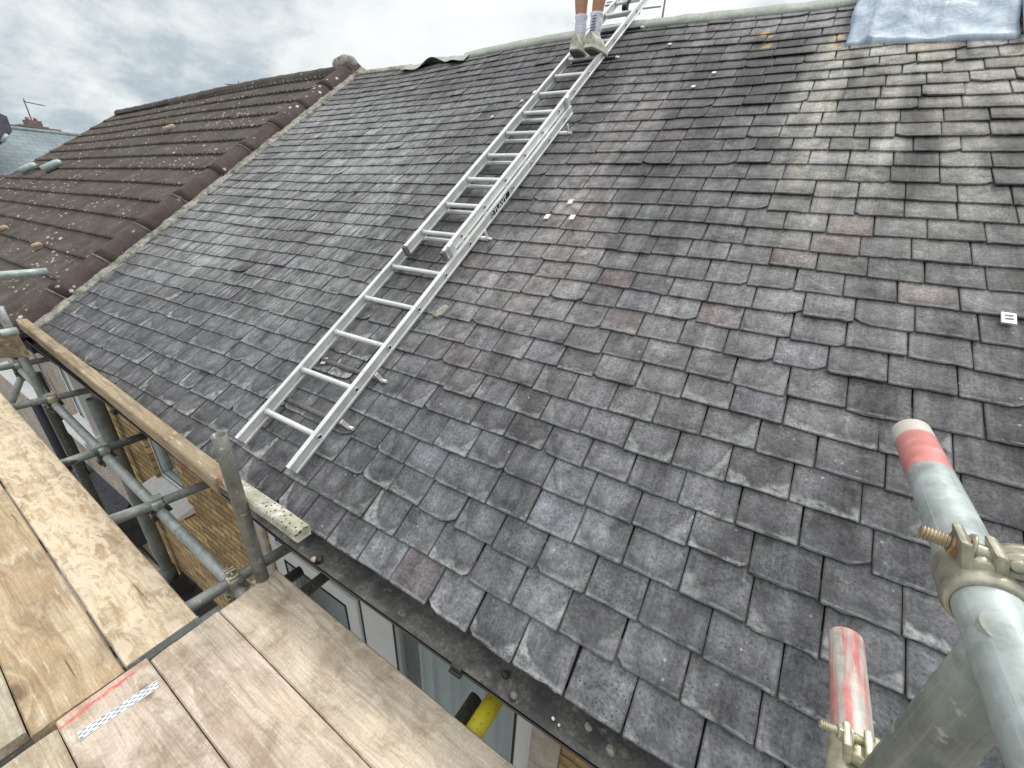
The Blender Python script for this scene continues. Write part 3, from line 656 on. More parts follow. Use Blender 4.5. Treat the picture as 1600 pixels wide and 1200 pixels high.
# gutter: U profile, grit lying in it
GX0, GX1, GY, GZ_ = -5.3, 2.45, .632, -1.262
def gdy(x): return .0255 * max(0, -1.3 - x)
def gutter():
    prof = []; R_ = .056
    for i in range(15):
        a = math.pi + math.pi * i / 14; prof.append((math.cos(a) * R_, math.sin(a) * R_))
    outer = [(-R_ - .007, .004)] + [(x * 1.08, y * 1.08 - .001) for x, y in prof] + [(R_ + .006, .004)]
    b = MB(); n = 160; inn = []; out = []; gr = []
    for i in range(n + 1):
        x = GX0 + (GX1 - GX0) * i / n; dz = .006 * math.sin(x * 1.1); ri = []
        for (py, pz) in [(-R_ - .0035, .005)] + prof + [(R_ + .003, .005)]:
            lvl = -.034 + .010 * N(x * 2.2, 0) + .006 * N(x * 9, py * 30)
            ri.append(Vector((x, GY + gdy(x) + py, GZ_ + dz + max(pz, lvl if abs(py) < R_ * .93 else pz))))
        inn.append(ri); out.append([Vector((x, GY + gdy(x) + py, GZ_ + dz + pz)) for py, pz in outer])
    b.grid(inn); k = len(b.v); grit = []
    for r in inn:
        for p in r: grit += [ss(GZ_ - .012 + .01 * N(p.x * 6, p.y * 40) - p.z, -.012, .012)] * 3 + [1]
    b.grid(out); grit += [0, 0, 0, 1] * (len(b.v) - k)
    o = b.build('gutter', M_GUT, HOUSE, merge=False, attrs={'grit': grit}); return o
GUT = gutter(); GUT['_org'] = tuple(org)
for x in (-3.1, -.47, 1.1):
    b = MB(); gy = GY + gdy(x); b.rbox((x, gy - .066, GZ_ - .004), (.018, 0, 0), (0, .006, 0), (0, 0, .020)); b.tube((x - .02, gy - .074, GZ_ - .006), (x + .02, gy - .074, GZ_ - .006), .007, seg=10); b.build('gutter_bracket', M_GASK, GUT, bevel=.002)
# leaves and moss lumps lying in the gutter
for (x, yy, c, r) in ((-1.19, .60, M_TERRA, .012), (-1.175, .612, M_GASK, .014), (-.35, .65, M_GASK, .012), (-.18, .625, M_CLIP, .005), (-.16, .62, M_CLIP, .004), (-.09, .66, M_MORTAR, .011), (-.02, .64, M_MORTAR, .014), (-.3, .615, M_BAR, .012)):
    b = MB(); b.lathe((x, yy, GZ_ - .036 + r * .3), (.3, .1, 1), [(-r * .5, 0), (-r * .3, r * 1.1), (r * .1, r), (r * .4, r * .5), (r * .5, 0)], seg=7, smooth=False); b.build('gutter_debris', c, GUT)
b = MB(); b.box((-1.42, .80, -1.335), (7.75, .022, .15)); b.box((-1.42, .83, -1.405), (7.75, .23, .014)); b.build('fascia', M_SOFFIT, HOUSE, bevel=.003)
# walls round two window openings
def wallbox(b, x0, x1, z0, z1, y0=.95, y1=1.2): b.box(((x0 + x1) / 2, (y0 + y1) / 2, (z0 + z1) / 2), (x1 - x0, y1 - y0, z1 - z0))
b = MB(); W1 = (-2.42, -.36, -3.3, -1.72); W2 = (-4.31, -3.72, -2.53, -1.62)
wallbox(b, -5.2, W2[0], GZ, -1.40); wallbox(b, W2[0], W2[1], GZ, W2[2]); wallbox(b, W2[0], W2[1], W2[3], -1.40)
wallbox(b, W2[1], W1[0], GZ, -1.40); wallbox(b, W1[0], W1[1], GZ, W1[2]); wallbox(b, W1[0], W1[1], W1[3], -1.40); wallbox(b, W1[1], 2.45, GZ, -1.40)
b.build('wall', M_BRICK, HOUSE)
b = MB(); wallbox(b, -5.35, -5.2, GZ, -1.40, .915, 1.2); wallbox(b, -5.20, -5.12, GZ, -1.40, .935, .95); b.build('party_pier', M_QUOIN, HOUSE, bevel=.006)
for x0_, x1_ in ((-.355, -.22), (-2.55, -2.425)):
    b = MB(); wallbox(b, x0_, x1_, -3.4, -1.6, .925, .95); b.build('stone_jamb', M_STONE, HOUSE, bevel=.006)
b = MB(); wallbox(b, -5.2, 2.45, GZ, -1.4, 9.0, 9.2); wallbox(b, 2.3, 2.5, GZ, -1.4, 1.2, 9.0); b.build('rear_wall', M_BRICK, HOUSE)
def frame_bars(b, x0, x1, z0, z1, wd, y0, y1):
    wallbox(b, x0, x0 + wd, z0, z1, y0, y1); wallbox(b, x1 - wd, x1, z0, z1, y0, y1); wallbox(b, x0 + wd, x1 - wd, z1 - wd, z1, y0, y1); wallbox(b, x0 + wd, x1 - wd, z0, z0 + wd, y0, y1)
b = MB(); frame_bars(b, W1[0], W1[1], W1[2], W1[3], .085, .955, 1.03); wallbox(b, -1.50, -1.235, W1[2] + .085, W1[3] - .085, .957, 1.028); wallbox(b, W1[0] + .085, -1.5, -2.135, -2.09, .959, 1.03)
F1 = b.build('window', M_UPVC, HOUSE, bevel=.004)
b = MB(); frame_bars(b, W1[0] + .10, -1.515, -3.15, -2.15, .10, .935, .99); b.build('opening_sash', M_UPVC, F1, bevel=.006)
b = MB(); frame_bars(b, W1[0] + .195, -1.61, -3.05, -2.245, .012, .930, .936); frame_bars(b, W1[0] + .088, -1.503, -3.17, -2.137, .008, .9545, .9565); frame_bars(b, -1.237, W1[1] - .083, W1[2] + .083, W1[3] - .083, .014, .953, .956); b.build('gasket', M_GASK, F1)
b = MB(); wallbox(b, W1[0] + .19, -1.605, -3.06, -2.24, .955, .962); b.build('pane', M_GLASS, F1)
b = MB(); wallbox(b, -1.235, W1[1] - .085, W1[2] + .085, W1[3] - .085, .985, .992); b.build('pane', M_GLASS, F1)
b = MB(); b.grid([[Vector((-1.12 + .66 * i / 80, 1.022 + .014 * math.sin(i * .95) + .008 * math.sin(i * 2.3), z)) for i in range(81)] for z in (-3.25, -1.75)]); b.build('curtain', M_CURT, F1)
b = MB(); b.box((-1.4, 1.16, -2.5), (2.2, .02, 2.0)); b.box((-3.9, 1.16, -2.2), (1.2, .02, 1.4)); b.build('room_wall', M_ROOM, HOUSE)
b = MB(); frame_bars(b, W2[0], W2[1], W2[2] + .03, W2[3], .06, .985, 1.05); F2 = b.build('window', M_UPVC, HOUSE, bevel=.004)
b = MB(); frame_bars(b, W2[0] + .058, W2[1] - .058, W2[2] + .088, W2[3] - .058, .010, .981, .984); b.build('gasket', M_GASK, F2)
b = MB(); wallbox(b, W2[0] + .06, W2[1] - .06, W2[2] + .09, W2[3] - .06, 1.01, 1.016); b.build('pane', M_GLASS, F2)
b = MB(); b.prism([(W2[0] - .08, .82, -2.585), (W2[0] - .08, .82, -2.555), (W2[0] - .08, .985, -2.505), (W2[0] - .08, .985, -2.585)], (W2[1] - W2[0] + .16, 0, 0)); b.build('window_sill', M_SILL, F2, bevel=.004)
b = MB(); wallbox(b, W2[0] - .1, W2[1] + .06, -2.62, -2.588, .87, .949); b.build('sill_tile', M_FRED, F2)
b = MB(); b.tube((-4.84, .86, GZ), (-4.84, .86, -1.80), .054, seg=22, hollow=.006); b.tube((-4.84, .86, -4.1), (-4.84, .86, -3.92), .068, seg=22); b.build('soil_pipe', M_PIPE, HOUSE)
b = MB(); b.tube((-4.84, .86, -4.45), (-4.84, .86, -4.16), .063, seg=22); b.build('pipe_coupling', M_SOCK_Y, HOUSE)
b = MB(); b.prism([(-4.75, .45, -4.35), (-4.75, .95, -4.0), (-4.75, .95, -4.35)], (.85, 0, 0)); b.prism([(-4.5, .6, -4.02), (-4.45, .6, -3.8), (-4.4, .6, -4.02)], (0, .3, 0)); b.build('porch_hood', M_SOFFIT, HOUSE, bevel=.004)

# ---------------------------------------------------------------- timber lying on the gutter
def timber(a, c, wdt, hgt, m, label, name='timber_batten'):
    a, c = Vector(a), Vector(c); d = c - a; L = d.length; n = max(2, int(L / .08)); rows = []
    b = MB(); k = 0.006
    for i in range(n + 1):
        x = -L / 2 + L * i / n; jy = .0025 * N(x * 5, 1); jz = .0025 * N(x * 4, 5)
        rows.append([Vector((x, y + jy, z + jz)) for y, z in ((-wdt / 2, -hgt / 2 + k), (-wdt / 2, hgt / 2 - k), (-wdt / 2 + k, hgt / 2), (wdt / 2 - k, hgt / 2), (wdt / 2, hgt / 2 - k), (wdt / 2, -hgt / 2), (-wdt / 2 + k, -hgt / 2))])
    b.grid(rows, closeu=True, smooth=False); b.face(rows[0]); b.face(rows[-1])
    o = b.build(name, m, merge=True)
    o.matrix_world = Matrix.Translation((a + c) / 2) @ d.to_track_quat('X', 'Z').to_matrix().to_4x4()
    return tag(o, label, 'timber')
TB = timber(pix(26, 497) * 3.47, pix(352, 755) * 1.625, .062, .075, M_TIMBER, 'long weathered brown timber length lying along the gutter edge')
TB2 = timber(pix(350, 747) * 1.63, pix(474, 834) * 1.40, .055, .045, M_LICH, 'short lichen-spotted timber offcut at the end of the long one by the upright pole')

# ---------------------------------------------------------------- neighbour's tiled roof
NB = thing('neighbour_house', (-9, .95, GZ), 'pebbledashed neighbour house with lichen-spotted brown tiled roof beyond the party line', 'house')
norg = Vector(NB['_org'])
def ndrop(s): return .115 * ss(-s, 6.5, 13.5)
b = MB(); ga = .2985; s0, s1 = -12.62, -5.33; ns = 292
for r in range(15):
    ta = .115 + r * ga - .03; tb_ = min(ta + ga + .05, 4.40)
    if r == 0: ta -= .3
    rows = []
    for (vt, oo) in ((ta, .030), (ta + .002, .068), (ta + .02, .072), (ta + .15, .058), (tb_, .040)):
        row = []
        for i in range(ns + 1):
            s = s0 + (s1 - s0) * i / ns; ph = (s / .10) % 1.0
            wv = .011 * math.cos(2 * math.pi * ph) + (.010 if .42 < (s / .30) % 1 < .58 else 0)
            row.append(RP(s, vt + .004 * N(s * 1.5, r) + .012 * (s + 9) * .1 + (.006 * N(s * 3.3, r * 3) if vt < ta + .05 else 0), oo + wv * (1 if oo > .035 else .5) + .01 * N(s * .7, vt) - ndrop(s) * vt / 4.4, True))
        rows.append(row)
    b.grid(rows, smooth=False)
NROOF = b.build('roof', M_TILE, NB, merge=False); NROOF['_org'] = tuple(norg)
b = MB(); b.face([RP(-12.6, -.2, .0, True), RP(-5.2, -.2, .0, True), RP(-5.2, 4.4, .0, True)]); b.face([RP(-12.6, -.2, .0, True), RP(-5.2, 4.4, .0, True), RP(-12.6, 4.4, -.13, True)])
ap = RP(0, 4.4, .0, True); b.face([(-12.6, ap.y, ap.z - .16), (-5.2, ap.y, ap.z), (-5.2, ap.y + 5 * CT, ap.z - 5 * ST), (-12.6, ap.y + 5 * CT, ap.z - 5 * ST)]); b.build('roof_deck', M_SOFFIT, NB)
b = MB(); b.prism([RP(-12.66, -.2, -.05, True), RP(-12.66, 4.38, -.15, True), RP(-12.66, 4.38, -.04, True), RP(-12.66, -.2, .07, True)], (.05, 0, 0)); b.build('verge', M_MORTAR, NB)
# half round tiles up the party line, each .45 long with a pale tie at the lap
for i in range(11):
    t0 = -.17 + i * .45; t1 = min(t0 + .47, 4.50); rows = []
    for j in range(7):
        t = t0 + (t1 - t0) * j / 6; row = []; R_ = .137 + .005 * (1 - j / 6) + (.002 if j == 0 else 0)
        for k in range(15):
            a = math.pi * (k / 14) * 1.04 - .06
            row.append(RP(-5.205 - R_ * math.cos(a) * 1.02 + .004 * N(t * 3, k), t, .012 + R_ * math.sin(a) * .92 + (.004 if i % 2 else 0), True))
        rows.append(row)
    b = MB(); b.grid(rows); b.grid([rows[0], [p + Vector((0, .02, -.012)) for p in rows[0]]]); ht = b.build('half_round_tile', M_RTILE, NROOF)
    if i in (1, 2, 3, 4, 6, 7):
        b = MB(); tt = t0 - .004; R_ = .1465; pts = [RP(-5.205 - R_ * math.cos(a) * 1.02, tt - .02 * math.sin(a), .012 + R_ * math.sin(a) * .92, True) for a in [math.pi * (.32 + .62 * q / 12) for q in range(13)]]
        for q in range(12): b.tube(pts[q], pts[q + 1], (.0032), seg=7, caps=False)
        b.build('mortar_line', M_MORTAR, NROOF)
rows = []
for i in range(160):
    t = -.12 + 4.62 * i / 159; w_ = .045 + .022 * N(t * 6, 0) + .014 * N(t * 21, 3); rows.append([RP(-5.085, t, .0, True), RP(-5.080, t, .055 + .014 * N(t * 14, 4), True), RP(-5.07 + w_ * .5, t, .040 + .012 * N(t * 18, 7), True), RP(-5.06 + w_, t, .020, True), RP(-5.055 + w_, t, -.01, True)])
b = MB(); b.grid(rows, smooth=False); b.build('mortar_fillet', M_MORTAR, NROOF)
# neighbour ridge and hip end lump
for i in range(16):
    a0 = -12.62 + i * .455; rows = []
    for j in range(5):
        s = a0 + .46 * j / 4; row = []; sagz = -1.2 * ndrop(s)
        for k in range(11):
            a = math.pi * k / 10; row.append(ap + Vector((s, -math.cos(a) * .115, .02 + math.sin(a) * (.10 + .006 * (j == 0)) + sagz + .006 * N(s, 9))))
        rows.append(row)
    b = MB(); b.grid(rows); b.build('ridge_tile', M_TILE, NROOF)
b = MB(); b.lathe(RP(-5.24, 4.46, .09, True), (1, 0, 0), [(-.22, 0), (-.2, .10), (-.05, .125), (.07, .10), (.13, .05), (.15, 0)], seg=12); b.build('ridge_junction', M_MORTAR, NROOF)
for (s, t, ln, r, m_, nm) in ((-11.5, 2.07, .27, .055, M_VENT, 'roof_vent'), (-10.45, 2.15, .29, .058, M_VENT, 'roof_vent'), (-7.98, 3.14, .16, .038, M_TERRA, 'vent_cowl'), (-6.86, .66, .085, .026, M_TERRA, 'vent_cowl'), (-8.5, .76, .08, .034, M_TERRA, 'vent_cowl')):
    b = MB(); e = Vector((.25, .97)).normalized(); A_ = RP(s - e.x * ln / 2, t - e.y * ln / 2, .10, True); B_ = RP(s + e.x * ln / 2, t + e.y * ln / 2, .08, True)
    d_ = B_ - A_; L = d_.length
    b.lathe(A_, d_, [(0, 0), (0, r * .75), (.015, r), (L * .8, r), (L, r * .7), (L, 0)], seg=14); b.rbox(RP(s, t, .07, True), Vector((r * .8, 0, 0)), (B_ - A_) * .48, Vector((0, -ST, CT)) * .015); b.build(nm, m_, NROOF)
# neighbour wall and windows
b = MB(); wallbox(b, -12.6, -5.35, GZ, -1.4); b.build('wall', M_DASH, NB)
b = MB(); b.box((-8.9, .71, -1.34), (7.3, .03, .16)); b.box((-8.9, .83, -1.405), (7.3, .23, .014)); b.tube((-12.6, .64, -1.29), (-5.33, .64, -1.29), .055, seg=16); b.build('fascia', M_SOFFIT, NB)
for (x0, x1, z0, z1) in ((-8.7, -7.22, -2.42, -1.45), (-5.95, -5.48, -2.40, -1.5)):
    b = MB(); frame_bars(b, x0, x1, z0, z1, .07, .90, .95); wallbox(b, x1 - .03, x1 + .05, z0 - .03, z1, .86, .945); fw = b.build('window', M_UPVC, NB, bevel=.004)
    b = MB(); frame_bars(b, x0 + .068, x1 - .068, z0 + .068, z1 - .068, .012, .897, .9); b.build('gasket', M_GASK, fw)
    b = MB(); wallbox(b, x0 + .07, x1 - .07, z0 + .07, z1 - .07, .925, .932); b.build('pane', M_ROOM, fw)
    b = MB(); b.prism([(x0 - .22, .76, z0 - .10), (x0 - .22, .76, z0 - .05), (x0 - .22, .95, z0 - .005), (x0 - .22, .95, z0 - .10)], (x1 - x0 + .30, 0, 0)); b.build('window_sill', M_SILL, fw, bevel=.004)
b = MB(); b.tube((-7.9, .86, GZ), (-7.9, .86, -1.5), .05, seg=16); b.tube((-6.95, .88, GZ), (-6.95, .88, -2.1), .03, seg=16); b.build('downpipe', M_PIPE_D, NB)
b = MB(); rows = []
for i in range(14):
    rows.append([Vector((-7.3 + 1.55 * j / 24, .30 + .65 * i / 13, -3.95 + .42 * i / 13 + (.02 if i % 2 else 0) + .012 * N(i * 2.1, j * 1.3))) for j in range(25)])
b.grid(rows, smooth=False); b.prism([(-7.3, .3, -4.15), (-7.3, .3, -3.96), (-7.3, .95, -3.55), (-7.3, .95, -4.15)], (1.55, 0, 0)); b.build('porch_roof', M_DSLATE, NB)
b = MB(); b.box((-5.98, .55, -4.5), (.9, .75, .12)); b.build('porch_flat_roof', M_STONE, NB, bevel=.01)

# ---------------------------------------------------------------- houses far behind
def onto(px, x):                                    # point seen at a pixel on the plane X = x
    r = pix(*px); return r * (x / r.x)
FH = thing('slate_roofed_house', (-26, 0, GZ), 'far blue-grey slate roofed house beyond the brown tiled roof', 'house')
rz = onto((60, 205), -28).z; ez = rz - 3.4
b = MB(); b.face([(-28, -9, rz), (-28, 12, rz), (-22.6, 12, ez), (-22.6, -9, ez)], [(0, 0), (21, 0), (21, 6.4), (0, 6.4)]); b.face([(-28, -9, rz - .05), (-28, 12, rz - .05), (-33.4, 12, ez), (-33.4, -9, ez)], [(0, 0), (21, 0), (21, 6.4), (0, 6.4)]); b.build('roof', M_FSLATE, FH)
b = MB(); b.tube((-28, -9, rz + .0), (-28, 12, rz + .0), .09, seg=10); b.build('ridge_tiles', M_FSLATE, FH)
b = MB(); b.box((-28, 1.5, (GZ + ez) / 2), (10.4, 20.6, ez - GZ)); b.prism([(-32.9, -8.8, ez), (-28, -8.8, rz - .3), (-23.1, -8.8, ez)], (0, 20.6, 0)); b.build('wall', M_FBRICK, FH)
CH = thing('chimney_house', (-36, 4, GZ), 'far house showing a brown brick chimney and red clay ridge', 'house')
p = onto((50, 200), -36)
b = MB(); b.box((p.x, p.y, p.z - 1.0), (1.0, 1.0, 2.0)); b.box((p.x, p.y, p.z + .04), (1.1, 1.1, .10)); b.box((p.x, p.y + .1, p.z + .22), (.6, .6, .28)); b.build('chimney', M_FBRICK, CH)
for dy in (-.3, .3):
    b = MB(); b.tube((p.x, p.y + .1 + dy * .5, p.z + .34), (p.x, p.y + .1 + dy * .5, p.z + .50), .08, .07, seg=10); b.build('chimney_pot', M_FRED, CH)
b = MB(); b.tube((p.x, p.y + .1, p.z), (p.x, p.y + .1, p.z + 1.35), .03, seg=6); b.tube((p.x, p.y + .1, p.z + 1.22), (p.x, p.y + .85, p.z + 1.16), .02, seg=6)
for q in range(5): b.tube((p.x - .2, p.y + .1 + q * .15, p.z + 1.22 - q * .012), (p.x + .2, p.y + .1 + q * .15, p.z + 1.22 - q * .012), .014, seg=5)
b.build('aerial', M_FDARK, CH)
q0 = onto((72, 199), -36)
b = MB(); b.prism([(-36.6, q0.y - 1.2, q0.z), (-36.6, q0.y + .7, q0.z), (-36.6, q0.y + 2.2, q0.z - 1.4), (-36.6, q0.y - 2.4, q0.z - 1.4)], (-2, 0, 0)); b.build('roof', M_FRED, CH)
b = MB(); b.box((-38, 4, (GZ + q0.z - 1.4) / 2), (4, 9, q0.z - 1.4 - GZ)); b.build('wall', M_FBRICK, CH)
GH = thing('gabled_house', (-20, -1.5, GZ), 'far dark slate-hung gable at the left edge of the skyline', 'house')
g0 = onto((4, 180), -24)
b = MB(); b.prism([onto(q, -24) for q in ((-60, 215), (-25, 180), (0, 177), (11, 182), (16, 196), (19, 206), (12, 214), (2, 226), (-60, 230))], (-3.0, 0, 0)); b.build('roof', M_FDARK, GH)
b = MB(); b.box((-25.6, g0.y - 1.6, (GZ + g0.z - 1.9) / 2), (2.8, 2.6, g0.z - 1.9 - GZ)); b.build('wall', M_FBRICK, GH)
b = MB(); b.tube(onto((3, 222), -23.95), onto((11, 210), -23.95), .06, seg=8); b.build('lead_flashing', M_VENT, GH)
AE = thing('roof_aerial', (0, 0, 0), 'thin television aerial standing above the neighbour ridge', 'aerial')
e0 = RP(-9.9, 4.4, .1, True) + Vector((0, 1.2, -.5)); b = MB(); b.tube(e0, e0 + Vector((0, 0, .95)), .012, seg=6); b.build('mast', M_PIPE, AE)
b = MB(); b.tube(e0 + Vector((-.3, 0, .90)), e0 + Vector((.25, 0, .84)), .008, seg=6)
for q in range(4): b.tube(e0 + Vector((-.25 + q * .12, -.15, .89 - q * .01)), e0 + Vector((-.25 + q * .12, .15, .89 - q * .01)), .006, seg=5)
b.build('crossbar', M_PIPE, AE)

# ---------------------------------------------------------------- extension ladder
LD = thing('extension_ladder', tuple(RP(-1.7, 0, .05)), 'double aluminium extension ladder lying up the slate roof', 'ladder')
PIT = .2672
def stile(s0, s1, t0, t1, o0, o1, name='stile', m=None):
    """hollow box section with raised flanges, built along the slope"""
    b = MB(); w_ = s1 - s0; h = o1 - o0; lip = .009
    prof = [(0, 0), (w_, 0), (w_, lip), (w_ - .004, lip + .002), (w_ - .004, h - lip - .002), (w_, h - lip), (w_, h), (0, h), (0, h - lip), (.004, h - lip - .002), (.004, lip + .002), (0, lip)]
    n = max(2, int((t1 - t0) / .3)); rows = []
    for i in range(n + 1):
        t = t0 + (t1 - t0) * i / n; rows.append([LP(s0 + x, t, o0 + z) for x, z in prof])
    b.grid(rows, closeu=True, smooth=False)
    inn = [LP(s0 + w_ / 2 + (x - w_ / 2) * .72, t0, o0 + h / 2 + (z - h / 2) * .84) for x, z in prof]
    dp = [p + Vector((0, CT, ST)) * .15 for p in inn]
    for i in range(12):
        j = (i + 1) % 12; b.face([rows[0][i], rows[0][j], inn[j], inn[i]])
    b.grid([inn, dp], closeu=True, smooth=False); b.face(dp); b.face(rows[-1])
    o = b.build(name, m or M_ALU, LD); return o
LSK = .0135
def LP(s, t, o): return RP(s + LSK * t, t, o, True) + Vector((0, 0, .75 * sag(-1.7, min(t, 4.4))))
BS = ((-1.930, -1.906), (-1.526, -1.502)); FS = ((-1.842, -1.818), (-1.556, -1.532))
bo0, bo1, fo0, fo1 = .033, .090, .092, .149
SB = [stile(a, c, -.012, 2.96, bo0, bo1) for a, c in BS]
SF = [stile(a, c, 1.315, 5.62, fo0, fo1) for a, c in FS]
for st_, (a, c) in zip(SF, FS):
    b = MB(); b.rbox(LP((a + c) / 2, 1.312, (fo0 + fo1) / 2), (.0135, 0, 0), Vector((0, CT, ST)) * .012, Vector((0, -ST, CT)) * .030); b.build('end_cap', M_BAR, st_, bevel=.003)
def rung(s0, s1, t, o):
    b = MB(); a, c = LP(s0, t, o), LP(s1, t, o); b.tube(a, c, .0135, seg=14, caps=False)
    b.tube(a, a + Vector((.006, 0, 0)), .019, seg=14); b.tube(c - Vector((.006, 0, 0)), c, .019, seg=14); b.build('rung', M_ALU, LD)
def hole(st_, s1, t, o):
    b = MB(); c = LP(s1 - .003, t, o); b.lathe(c, (1, 0, 0), [(0, .013), (.0035, .013), (.0045, .0105), (.0015, .0095)], seg=16); b.build('rung_flare', M_ALU, st_)
    b = MB(); b.lathe(c, (1, 0, 0), [(.0018, .0098), (.002, 0)], seg=14); b.build('rung_hole', M_HOLE, st_)
for k in range(11):
    t = .162 + k * PIT; rung(BS[0][1], BS[1][0], t, .062); hole(SB[1], BS[1][1], t, .062)
for k in range(16):
    t = 1.486 + k * PIT; rung(FS[0][1], FS[1][0], t, .120); hole(SF[1], FS[1][1], t, .120)
# bars and brackets
for (t, s0, s1, m_) in ((.262, -1.94, -1.44, M_BAR), (.532, -1.95, -1.45, M_BAR), (1.60, -1.70, -1.46, M_ALU), (2.73, -1.70, -1.44, M_ALU), (3.82, -1.88, -1.50, M_RUBBER), (4.34, -1.93, -1.47, M_RUBBER)):
    s0 += LSK * t; s1 += LSK * t; b = MB(); b.tube(RP(s0, t, .019), RP(s1, t, .019), .013, seg=12); o = b.build('support_bar', m_, LD); o['_org'] = LD['_org']
    hb = .034 if t < 3 else .014; b = MB(); b.rbox(LP(s1 + .004 - LSK * t, t, .012 + hb), (.0025, 0, 0), Vector((0, CT, ST)) * .010, Vector((0, -ST, CT)) * hb); b.tube(RP(s1 - .02, t, .02), RP(s1 + .03, t, .02), .0085, seg=10); b.build('bracket', M_ALU, o)
    if s0 < -1.8:
        b = MB(); b.tube(RP(s0 - .02, t, .02), RP(s0 + .025, t, .02), .0095, seg=10); b.build('bar_end', M_CLIP, o)
# guide brackets where the two sections overlap
for (t, s) in ((2.94, FS[1][1] + .004), (3.05, FS[0][0] - .002), (1.37, BS[1][0] - .008)):
    b = MB(); b.rbox(LP(s + .006, t, .118), (.012, 0, 0), Vector((0, CT, ST)) * .022, Vector((0, -ST, CT)) * .040); b.build('guide_bracket', M_ALU, LD, bevel=.003)
# sticker on the outer stile: black panel, white letters, read along the stile
def stick(t0, t1, o0, o1, m_, lift, name, parent):
    b = MB(); s = BS[1][1] - .004 + lift; b.prism([LP(s, t0, o0), LP(s, t1, o0), LP(s, t1, o1), LP(s, t0, o1)], (-.0006, 0, 0)); return b.build(name, m_, parent)
STK = stick(1.755, 1.985, bo0 + .012, bo1 - .012, M_STK_B, .0010, 'sticker', SB[1])
x = 1.790
for ch, wch in (('T', .024), ('L', .020), ('A', .028), ('V', .028), ('T', .024)):
    o0, o1 = bo0 + .015, bo1 - .015; H = o1 - o0
    def sl_(ta, oa, tb2, ob, wd=.007):
        b = MB(); s = BS[1][1] - .0022; a = Vector((ta, oa)); c = Vector((tb2, ob)); n_ = (c - a).normalized(); n_ = Vector((-n_.y, n_.x)) * wd / 2
        b.prism([LP(s, *(a + n_)), LP(s, *(c + n_)), LP(s, *(c - n_)), LP(s, *(a - n_))], (-.0006, 0, 0)); b.build('letter_stroke', M_STK_W, STK)
    if ch == 'T': sl_(x, o1 - .003, x + wch, o1 - .003); sl_(x + wch / 2, o0, x + wch / 2, o1 - .003)
    if ch == 'L': sl_(x + .003, o0, x + .003, o1); sl_(x, o0 + .003, x + wch, o0 + .003)
    if ch == 'A': sl_(x, o0, x + wch / 2, o1); sl_(x + wch, o0, x + wch / 2, o1); sl_(x + .006, o0 + .009, x + wch - .006, o0 + .009, .004)
    if ch == 'V': sl_(x, o1, x + wch / 2, o0); sl_(x + wch, o1, x + wch / 2, o0)
    x += wch + .007
# roof hook reaching over the ridge
b = MB(); hk = [LP(-1.62, 4.35, .17), LP(-1.62, 4.62, .20), LP(-1.62, 4.95, .30)]
for i in range(2): b.tube(hk[i], hk[i + 1], .014, seg=10)
b.tube(LP(-1.62, 4.37, .175) - Vector((.02, 0, 0)), LP(-1.62, 4.37, .175) + Vector((.02, 0, 0)), .022, seg=16); b.tube(LP(-1.62, 4.95, .30), LP(-1.62, 5.05, .05), .014, seg=10); b.build('roof_hook', M_RUBBER, LD)

# ---------------------------------------------------------------- guard frame standing beyond the ridge
GF = thing('guard_rail_frame', (-1.6, 4.6, .9), 'thin grey metal guard rail frame standing behind the ridge beside the ladder', 'guard rail')
def onY(px, Y):
    r = pix(*px); return r * (Y / r.y)
YF = 5.0
for a, c, r in (((1033, 40), (1033, -40), .009), ((975, 60), (973, -40), .008)):
    b = MB(); A_, C_ = onY(a, YF), onY(c, YF); C_.x = A_.x; A_.z -= .5; b.tube(A_, C_, r, seg=8); b.build('post', M_PIPE, GF)
for a, c, r in (((944, 29), (1000, 20), .011), ((1000, 14), (1033, 10), .007), ((946, 9), (1010, -1), .010), ((948, 4), (1010, -6), .006)):
    b = MB(); b.tube(onY(a, YF), onY(c, YF), r, seg=8); b.build('rail', M_GALV, GF)

# ---------------------------------------------------------------- person on the ladder
PR = thing('person', (-1.6, 3.7, 1.02), 'person seen from behind standing on the ladder in white socks and cream trainers', 'person')
ZR = LP(-1.65, 3.624, .1335).z; YR = LP(-1.65, 3.624, .1335).y
def skinmesh(name, pts, edges, m, parent, sub_=2):
    me = bpy.data.meshes.new(name); bm = bmesh.new(); lay = bm.verts.layers.skin.verify(); vs = []
    og = Vector(parent['_org'])
    for i, (p_, r) in enumerate(pts):
        v = bm.verts.new(Vector(p_) - og); rr = r if isinstance(r, tuple) else (r, r); v[lay].radius = rr; v[lay].use_root = (i == 0); vs.append(v)
    for a, c in edges: bm.edges.new((vs[a], vs[c]))
    bm.to_mesh(me); bm.free(); me.materials.append(m)
    o = bpy.data.objects.new(name, me); sc.collection.objects.link(o); o.parent = parent; o['_org'] = tuple(og)
    md = o.modifiers.new('skin', 'SKIN'); md.use_smooth_shade = True; md = o.modifiers.new('sub', 'SUBSURF'); md.levels = sub_; md.render_levels = sub_
    return o
XL, XR, YA = -1.668, -1.548, YR - .045
hipz = ZR + .93
